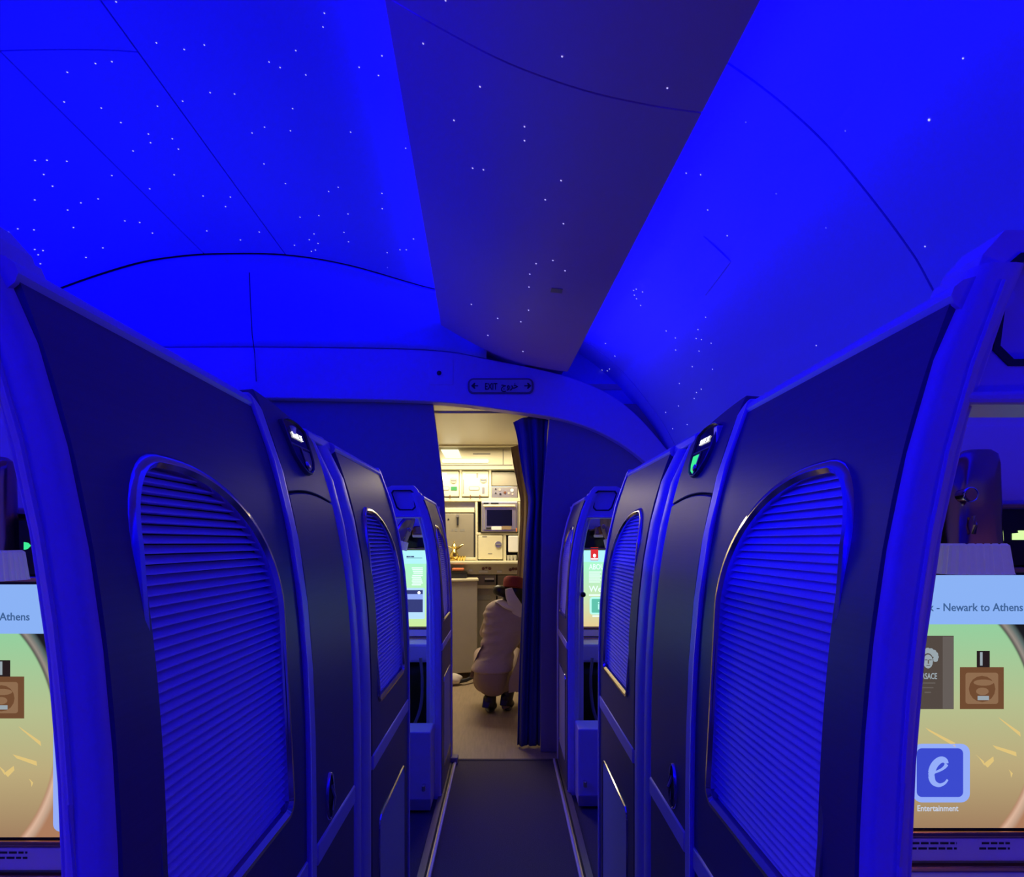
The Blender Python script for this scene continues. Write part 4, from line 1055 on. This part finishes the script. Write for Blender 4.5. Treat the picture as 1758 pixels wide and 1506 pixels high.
# one continuous body: torso leaning forward, hips low, thighs folded forward, arms reaching ahead
outline = [(1029, 864, 888, .040, .05), (1032, 850, 893, .055, .045), (1037, 840, 899, .070, .04), (1045, 833, 904, .085, .035), (1060, 830, 906, .098, .03), (1080, 829, 903, .102, .02), (1098, 827, 895, .098, .01),
           (1112, 825, 886, .096, .0), (1119, 824, 883, .097, -.005), (1128, 818, 882, .112, -.012), (1138, 813, 881, .128, -.02), (1147, 809, 880, .140, -.02), (1150, 814, 875, .130, -.02), (1164, 814, 873, .128, -.015), (1177, 819, 870, .11, -.01), (1187, 826, 866, .085, .0), (1193, 836, 858, .05, .0)]
dense = catmull(outline, 4); torso = []
for (y, xl, xr, dr, yo) in dense:
    a0, a1 = pp(xl, y), pp(xr, y); cx_ = (a0.x+a1.x)/2; rx = (a1.x-a0.x)/2; rg = []
    for i in range(36):
        a = 2*PI*i/36; ca, sa = math.cos(a), math.sin(a)
        fold = 0.
        if 1045 < y < 1130:
            fold = .060*math.exp(-((ca+.7)/.5)**2)*math.sin((y-1045)*.40+2.6*ca)+.035*math.exp(-((y-1118)/9)**2)*math.sin(9*ca+y*.3)+.018*math.sin(y*.22+4*ca)
        e = (abs(ca)**2.8+abs(sa)**2.8)**(-1/2.8)
        rg.append((cx_+rx*ca*e*(1+fold), YP+yo+dr*sa*e*(1+fold), a0.z))
    torso.append(rg)
body = [('r', torso[:36]+torso[36:]),
    ('l', [pp(832, 1170, .02), pp(824, 1140, .30)], [.080, .060]),
    ('l', [pp(862, 1170, .02), pp(884, 1140, .32)], [.080, .060]),
    ('l', [neck, head], [.045, .042]),
    ('e', head, V((.076, .095, .105)), (.5, .1, 0)),
    ('l', [shl+V((.02, .02, -.01)), pp(832, 1092, .16), pp(846, 1085, .33)], [.050, .042, .034]),
    ('l', [shr, pp(912, 1095, .16), pp(894, 1085, .34)], [.056, .044, .034]),
    ('l', [pp(830, 1140, .30), pp(845, 1212, .03)], [.055, .030]),
    ('l', [pp(880, 1140, .32), pp(868, 1216, .06)], [.055, .030])]
bo = blobmesh('body', body, 'jacket', person, .0065, 2)
bo.data.materials.append(M['skirt'])
for p_ in bo.data.polygons:
    zc_ = p_.center.z
    if zc_ < pp(0, 1149).z: p_.material_index = 1
# jacket flare at the left hip
jf = [pp(829, 1104, -.07), pp(821, 1118, -.07), pp(812, 1140, -.05), pp(806, 1163, .0), pp(812, 1167, .03), pp(820, 1140, .0), pp(828, 1118, .0)]
mesh('jacket_flap', [tuple(p) for p in jf]+[tuple(p+V((.012, .02, 0))) for p in jf], [tuple(range(7)), tuple(range(13, 6, -1))]+[(i, (i+1) % 7, 7+(i+1) % 7, 7+i) for i in range(7)], 'jacket', person, smooth=True, bevel=.004)
# hands meet in front
for (hx, hy) in ((847, 1085), (893, 1085)):
    sgn_ = 1 if hx < 870 else -1
    hp = pp(hx, hy, .36)
    parts = [('e', hp, V((.032, .045, .016)), (0, 0, -.4*sgn_))]
    for i in range(4):
        o_ = V((sgn_*(-.022+.015*i), .035, 0)); L = (.062, .070, .066, .052)[i]
        parts.append(('l', [hp+o_, hp+o_+V((0, L*.5, -.006)), hp+o_+V((sgn_*.004, L*.8, -.03))], [.0085, .008, .007]))
    parts.append(('l', [hp+V((sgn_*.026, .0, 0)), hp+V((sgn_*.046, .022, -.004)), hp+V((sgn_*.048, .046, -.014))], [.010, .009, .0075]))
    blobmesh('hand', parts, 'skin', person, .004, 3)
blobmesh('hair', [('e', head+V((-.01, -.02, -.005)), V((.088, .098, .10)), (.4, .1, 0)), ('e', pp(857, 1014, -.02), V((.046, .046, .038)), (0, .3, 0)), ('e', pp(866, 1016, .0), V((.05, .05, .04)), (0, 0, 0))], 'hair', person, .007, 4)
# face side turned away: nose and ear give the head its shape
blobmesh('face', [('e', head+V((0, .062, -.01)), V((.060, .045, .080)), (.3, 0, 0)), ('e', head+V((0, .112, -.015)), V((.012, .016, .018)), (0, 0, 0)), ('e', head+V((.030, .097, .008)), V((.012, .006, .007)), (0, 0, 0)), ('e', head+V((-.030, .097, .008)), V((.012, .006, .007)), (0, 0, 0)), ('e', head+V((0, .100, -.048)), V((.022, .008, .007)), (0, 0, 0)), ('e', head+V((-.082, .01, -.02)), V((.010, .018, .028)), (0, 0, 0))], 'skin', person, .006, 2)
# pillbox hat
hc = pp(882, 1003, .02)
rings = []
for (rx, ry, z) in ((.060, .07, -.035), (.068, .078, -.032), (.072, .082, .0), (.070, .08, .030), (.060, .07, .042), (.03, .035, .044), (.001, .001, .044)):
    ring_ = []
    for i in range(24):
        a = 2*PI*i/24; p = V((rx*math.cos(a), ry*math.sin(a), z)); p.rotate(Euler((-.25, .12, 0))); ring_.append(hc+p)
    rings.append(ring_)
loft('hat', rings, 'hat', person)
# scarf falling from the hat to the right shoulder, and wrapped collar
def ribbon(name, pts, ws, th, m, parent):
    rings = []
    for p, w_ in zip(pts, ws):
        p = V(p); rings.append([p+V((w_*math.cos(a)/2, th*math.sin(a), w_*.12*math.cos(a))) for a in [2*PI*i/12 for i in range(12)]])
    return loft(name, rings, m, parent)
cp_ = catmull([tuple(pp(873, 1009, -.085)), tuple(pp(876, 1020, -.095)), tuple(pp(882, 1033, -.085)), tuple(pp(889, 1047, -.06)), tuple(pp(894, 1058, -.045))], 5)
ribbon('scarf', cp_, [.045+.035*min(1, i/10) for i in range(len(cp_))], .012, 'scarf', person)
cp_ = catmull([tuple(pp(853, 1031, -.01)), tuple(pp(862, 1033, -.06)), tuple(pp(873, 1041, -.075)), tuple(pp(884, 1047, -.06))], 5)
ribbon('scarf', cp_, [.035+.02*math.sin(PI*i/(len(cp_)-1)) for i in range(len(cp_))], .016, 'scarf', person)
# cream apron / jacket tail at the right hip
ap = []
for i in range(13):
    t = i/12
    ap.append([pp(893-t*22+3*math.sin(t*7), 1106+76*t, -.13+.010*math.sin(9*t)), pp(897-3*t, 1106+(82-8*t)*t, -.125+.02*math.sin(7*t+1)), pp(897-3*t, 1106+(82-8*t)*t, -.09), pp(893-t*20, 1106+76*t, -.09)])
loft('jacket_tail', ap, 'jacket', person)
# dark stockings and shoes
for (ax, ay, fx_, dy, ang) in ((838, 1196, 833, -.03, .5), (868, 1200, 864, .02, -.1)):
    top = pp(ax+6, 1178, .03); ank = pp(ax+3, 1210, dy+.02); ank.z = max(ank.z, .075)
    blobmesh('stocking', [('l', [top+V((0, .02, .02)), ank], [.052, .036]), ('l', [ank, ank+V((.02, .05, -.03))], [.036, .03])], 'shoe', person, .008, 4)
    heel = V((ank.x-.012, ank.y-.03, 0)); Z_ = V((0, 0, 1))
    # heel block leaning back, toes on the floor
    hb = [heel+V((-.030, 0, .115)), heel+V((.026, 0, .105)), heel+V((.026, .05, .11)), heel+V((-.030, .05, .118))]
    lo = [heel+V((-.040, -.02, .055)), heel+V((.004, -.02, .048)), heel+V((.004, .02, .048)), heel+V((-.040, .02, .055))]
    mesh('shoe_heel', [tuple(p) for p in hb+lo], [(0, 1, 2, 3), (7, 6, 5, 4), (0, 4, 5, 1), (1, 5, 6, 2), (2, 6, 7, 3), (3, 7, 4, 0)], 'shoe', person, bevel=.005)
    blobmesh('shoe', [('l', [heel+V((.0, .02, .10)), heel+V((.01, .09, .05)), heel+V((.02, .15, .022)), heel+V((.025, .20, .020))], [.034, .036, .022, .018]), ('e', heel+V((.012, .10, .018)), V((.036, .09, .018)), (0, 0, 0))], 'shoe', person, .007, 3)

# ================================================================== STARLIGHTS in the ceiling panels
deps = bpy.context.evaluated_depsgraph_get()
trees = []
for o in SURF:
    me = o.data
    offp = Vector((0, 0, 0)); p = o.parent
    while p is not None: offp += p.location; p = p.parent
    trees.append((o, BVHTree.FromPolygons([v.co+offp for v in me.vertices], [tuple(p.vertices) for p in me.polygons])))
def shoot(x, y):
    d = Vector(((x-VX)/F, 1, -(y-VY)/F)).normalized(); best = None
    for o, t in trees:
        loc, nrm, idx, dist = t.ray_cast(Vector((0, 0, EYE)), d)
        if loc is not None and (best is None or dist < best[2]):
            if nrm.dot(d) > 0: nrm = -nrm
            best = (loc, nrm, dist, o)
    return best
def disc(name, r, m):
    me = bpy.data.meshes.new(name); n = 10; v = [(r*math.cos(2*PI*i/n), r*math.sin(2*PI*i/n), 0) for i in range(n)]+[(r*.6*math.cos(2*PI*i/n), r*.6*math.sin(2*PI*i/n), r*.35) for i in range(n)]
    me.from_pydata(v, [], [(i, (i+1) % n, n+(i+1) % n, n+i) for i in range(n)]+[tuple(range(n, 2*n))]); me.materials.append(M[m]); return me
STARS = {k: disc('star_light', 1., m) for k, m in (('b', 'star'), ('d', 'star_dim'))}
A = [(438, 6), (1224, 49), (1219, 101), (590, 161), (695, 186), (771, 169), (1116, 190), (1015, 233), (1057, 254), (1154, 282), (1355, 253), (1428, 284), (1441, 210), (360, 239), (422, 232), (254, 272), (242, 384), (382, 407), (594, 400), (689, 381), (793, 349), (885, 354), (1104, 409), (456, 462), (560, 505), (568, 538), (650, 523), (673, 562), (502, 569), (951, 501), (998, 479), (1096, 493), (1323, 498), (132, 605), (177, 604), (252, 608), (165, 658), (198, 702), (131, 754), (422, 662), (657, 659), (565, 712), (370, 750), (305, 765), (255, 792), (766, 739), (869, 743), (851, 779), (996, 618), (1077, 692), (1240, 722), (1276, 706), (1441, 729), (1442, 787), (1313, 807), (1203, 813), (1132, 819), (471, 833), (527, 839), (277, 858), (575, 879), (780, 871), (907, 905), (978, 875), (1185, 882), (1298, 876), (1167, 904), (1200, 918), (1111, 925), (1190, 943), (1175, 948), (1315, 912), (1461, 953), (1509, 942), (1533, 942), (1560, 901), (31, 876), (67, 863), (128, 867), (131, 941), (162, 945), (144, 961), (113, 966), (152, 995), (119, 1005), (25, 964), (388, 935), (324, 971)]
B = [(513, 1096), (597, 1083), (784, 1055), (788, 1092), (811, 1079), (941, 1031), (1000, 1006), (1109, 1032), (1116, 1083), (1176, 1010), (1216, 1004), (1238, 1013), (1263, 1042), (1281, 1039), (1306, 1066), (1318, 1098), (1411, 1084), (1428, 1108), (1491, 1070), (1536, 1121), (660, 1130), (838, 1133), (1462, 1009)]
Cc = [(277, 1), (192, 165), (720, 214), (1120, 334), (408, 329), (309, 457), (577, 481), (577, 534), (380, 639), (421, 645), (716, 686), (656, 759), (725, 850), (685, 990), (621, 1002), (731, 1029), (597, 1042), (594, 1091), (592, 1179), (475, 1210), (563, 1223), (375, 1157), (438, 1275), (571, 1336)]
Dd = [(35, 211), (22, 286), (125, 563), (35, 735), (36, 793), (1192, 658), (1247, 664), (1274, 798), (1348, 896), (992, 1104), (1002, 1099), (1026, 1110), (995, 1122), (1003, 1136), (1019, 1161), (1116, 1258), (1151, 1285), (1152, 1331), (1266, 1206), (1237, 1253), (1230, 1287), (1250, 1291), (1287, 1305), (1241, 1335), (1215, 1394), (1292, 1404), (885, 1306), (921, 1354), (872, 1407), (892, 1410), (900, 1403), (1166, 1458), (1231, 1492), (1249, 1480)]
Ee = [(80, 1193), (20, 1116), (130, 1129), (87, 1168), (190, 1166), (100, 1251), (140, 1280), (60, 1286), (45, 1240), (17, 1276), (218, 1180), (85, 1077)]
Rr = [(1130, 469), (1263, 228), (802, 512), (1114, 965), (726, 892), (531, 758), (412, 478), (688, 1353)]
Ll = [(817, 280), (703, 297), (585, 377), (652, 381), (685, 390), (628, 397), (905, 344), (1009, 366), (1081, 359), (1151, 348), (1113, 274), (1080, 292), (1075, 240), (1371, 174), (1289, 209), (1155, 418), (1205, 435), (1231, 426), (764, 434), (798, 421), (816, 397), (607, 437), (789, 517), (770, 514), (754, 526), (948, 524), (981, 523), (1354, 527), (1317, 369), (1353, 328), (1495, 396)]
jobs = [(x/2.1975, y/2.1975, 'b', 1.15) for x, y in A]+[(x/2.1975, y/2.1975, 'd', 1.1) for x, y in B]
jobs += [(640+x/2.2147, y/2.2147, 'b', 1.5) for x, y in Cc]+[(640+x/2.2147, y/2.2147, 'b', 1.1) for x, y in Dd]+[(640+x/2.2147, y/2.2147, 'd', 1.0) for x, y in Ee]
jobs += [(1100+x/2.281, y/2.281, 'b' if i in (0, 1, 3, 7) else 'd', 1.9 if i == 0 else 1.2) for i, (x, y) in enumerate(Rr)]+[(x/3.012, 400+y/3.012, 'd', 1.1) for x, y in Ll]
jobs += [(1180, 729, 'b', 1.1), (1155, 736, 'b', 1.1), (1143, 708, 'b', 1.1), (1165, 697, 'b', 1.1), (1192, 684, 'b', 1.1), (1196, 674, 'b', 1.1), (1204, 668, 'b', 1.1)]
for (x, y, kd, r) in jobs:
    h = shoot(x, y)
    if h is None: continue
    loc, nrm, dist, o = h
    s_ = bpy.data.objects.new('star_light', STARS[kd]); R_ = .85*r*dist/F
    s_.scale = (R_, R_, R_); par = o if o.parent is None else o.parent
    s_.rotation_euler = nrm.to_track_quat('Z', 'Y').to_euler(); s_.location = loc+nrm*.0008
    link(s_, ceiling)
# service hatch in the outboard ceiling and a small vent in the aisle panel
for name, cs, m_ in (('service_hatch', [(1208, 405), (1255, 449), (1211, 507), (1165, 464)], 'ceil'), ('vent_slot', [(947, 494), (966, 496), (965, 503), (945, 501)], 'panel_edge')):
    hs = [shoot(*c_) for c_ in cs]
    v = [h[0]+h[1]*.002 for h in hs]+[h[0]-h[1]*.004 for h in hs]
    mesh(name, [tuple(p) for p in v], [(0, 1, 2, 3), (7, 6, 5, 4), (0, 4, 5, 1), (1, 5, 6, 2), (2, 6, 7, 3), (3, 7, 4, 0)], m_, ceiling)
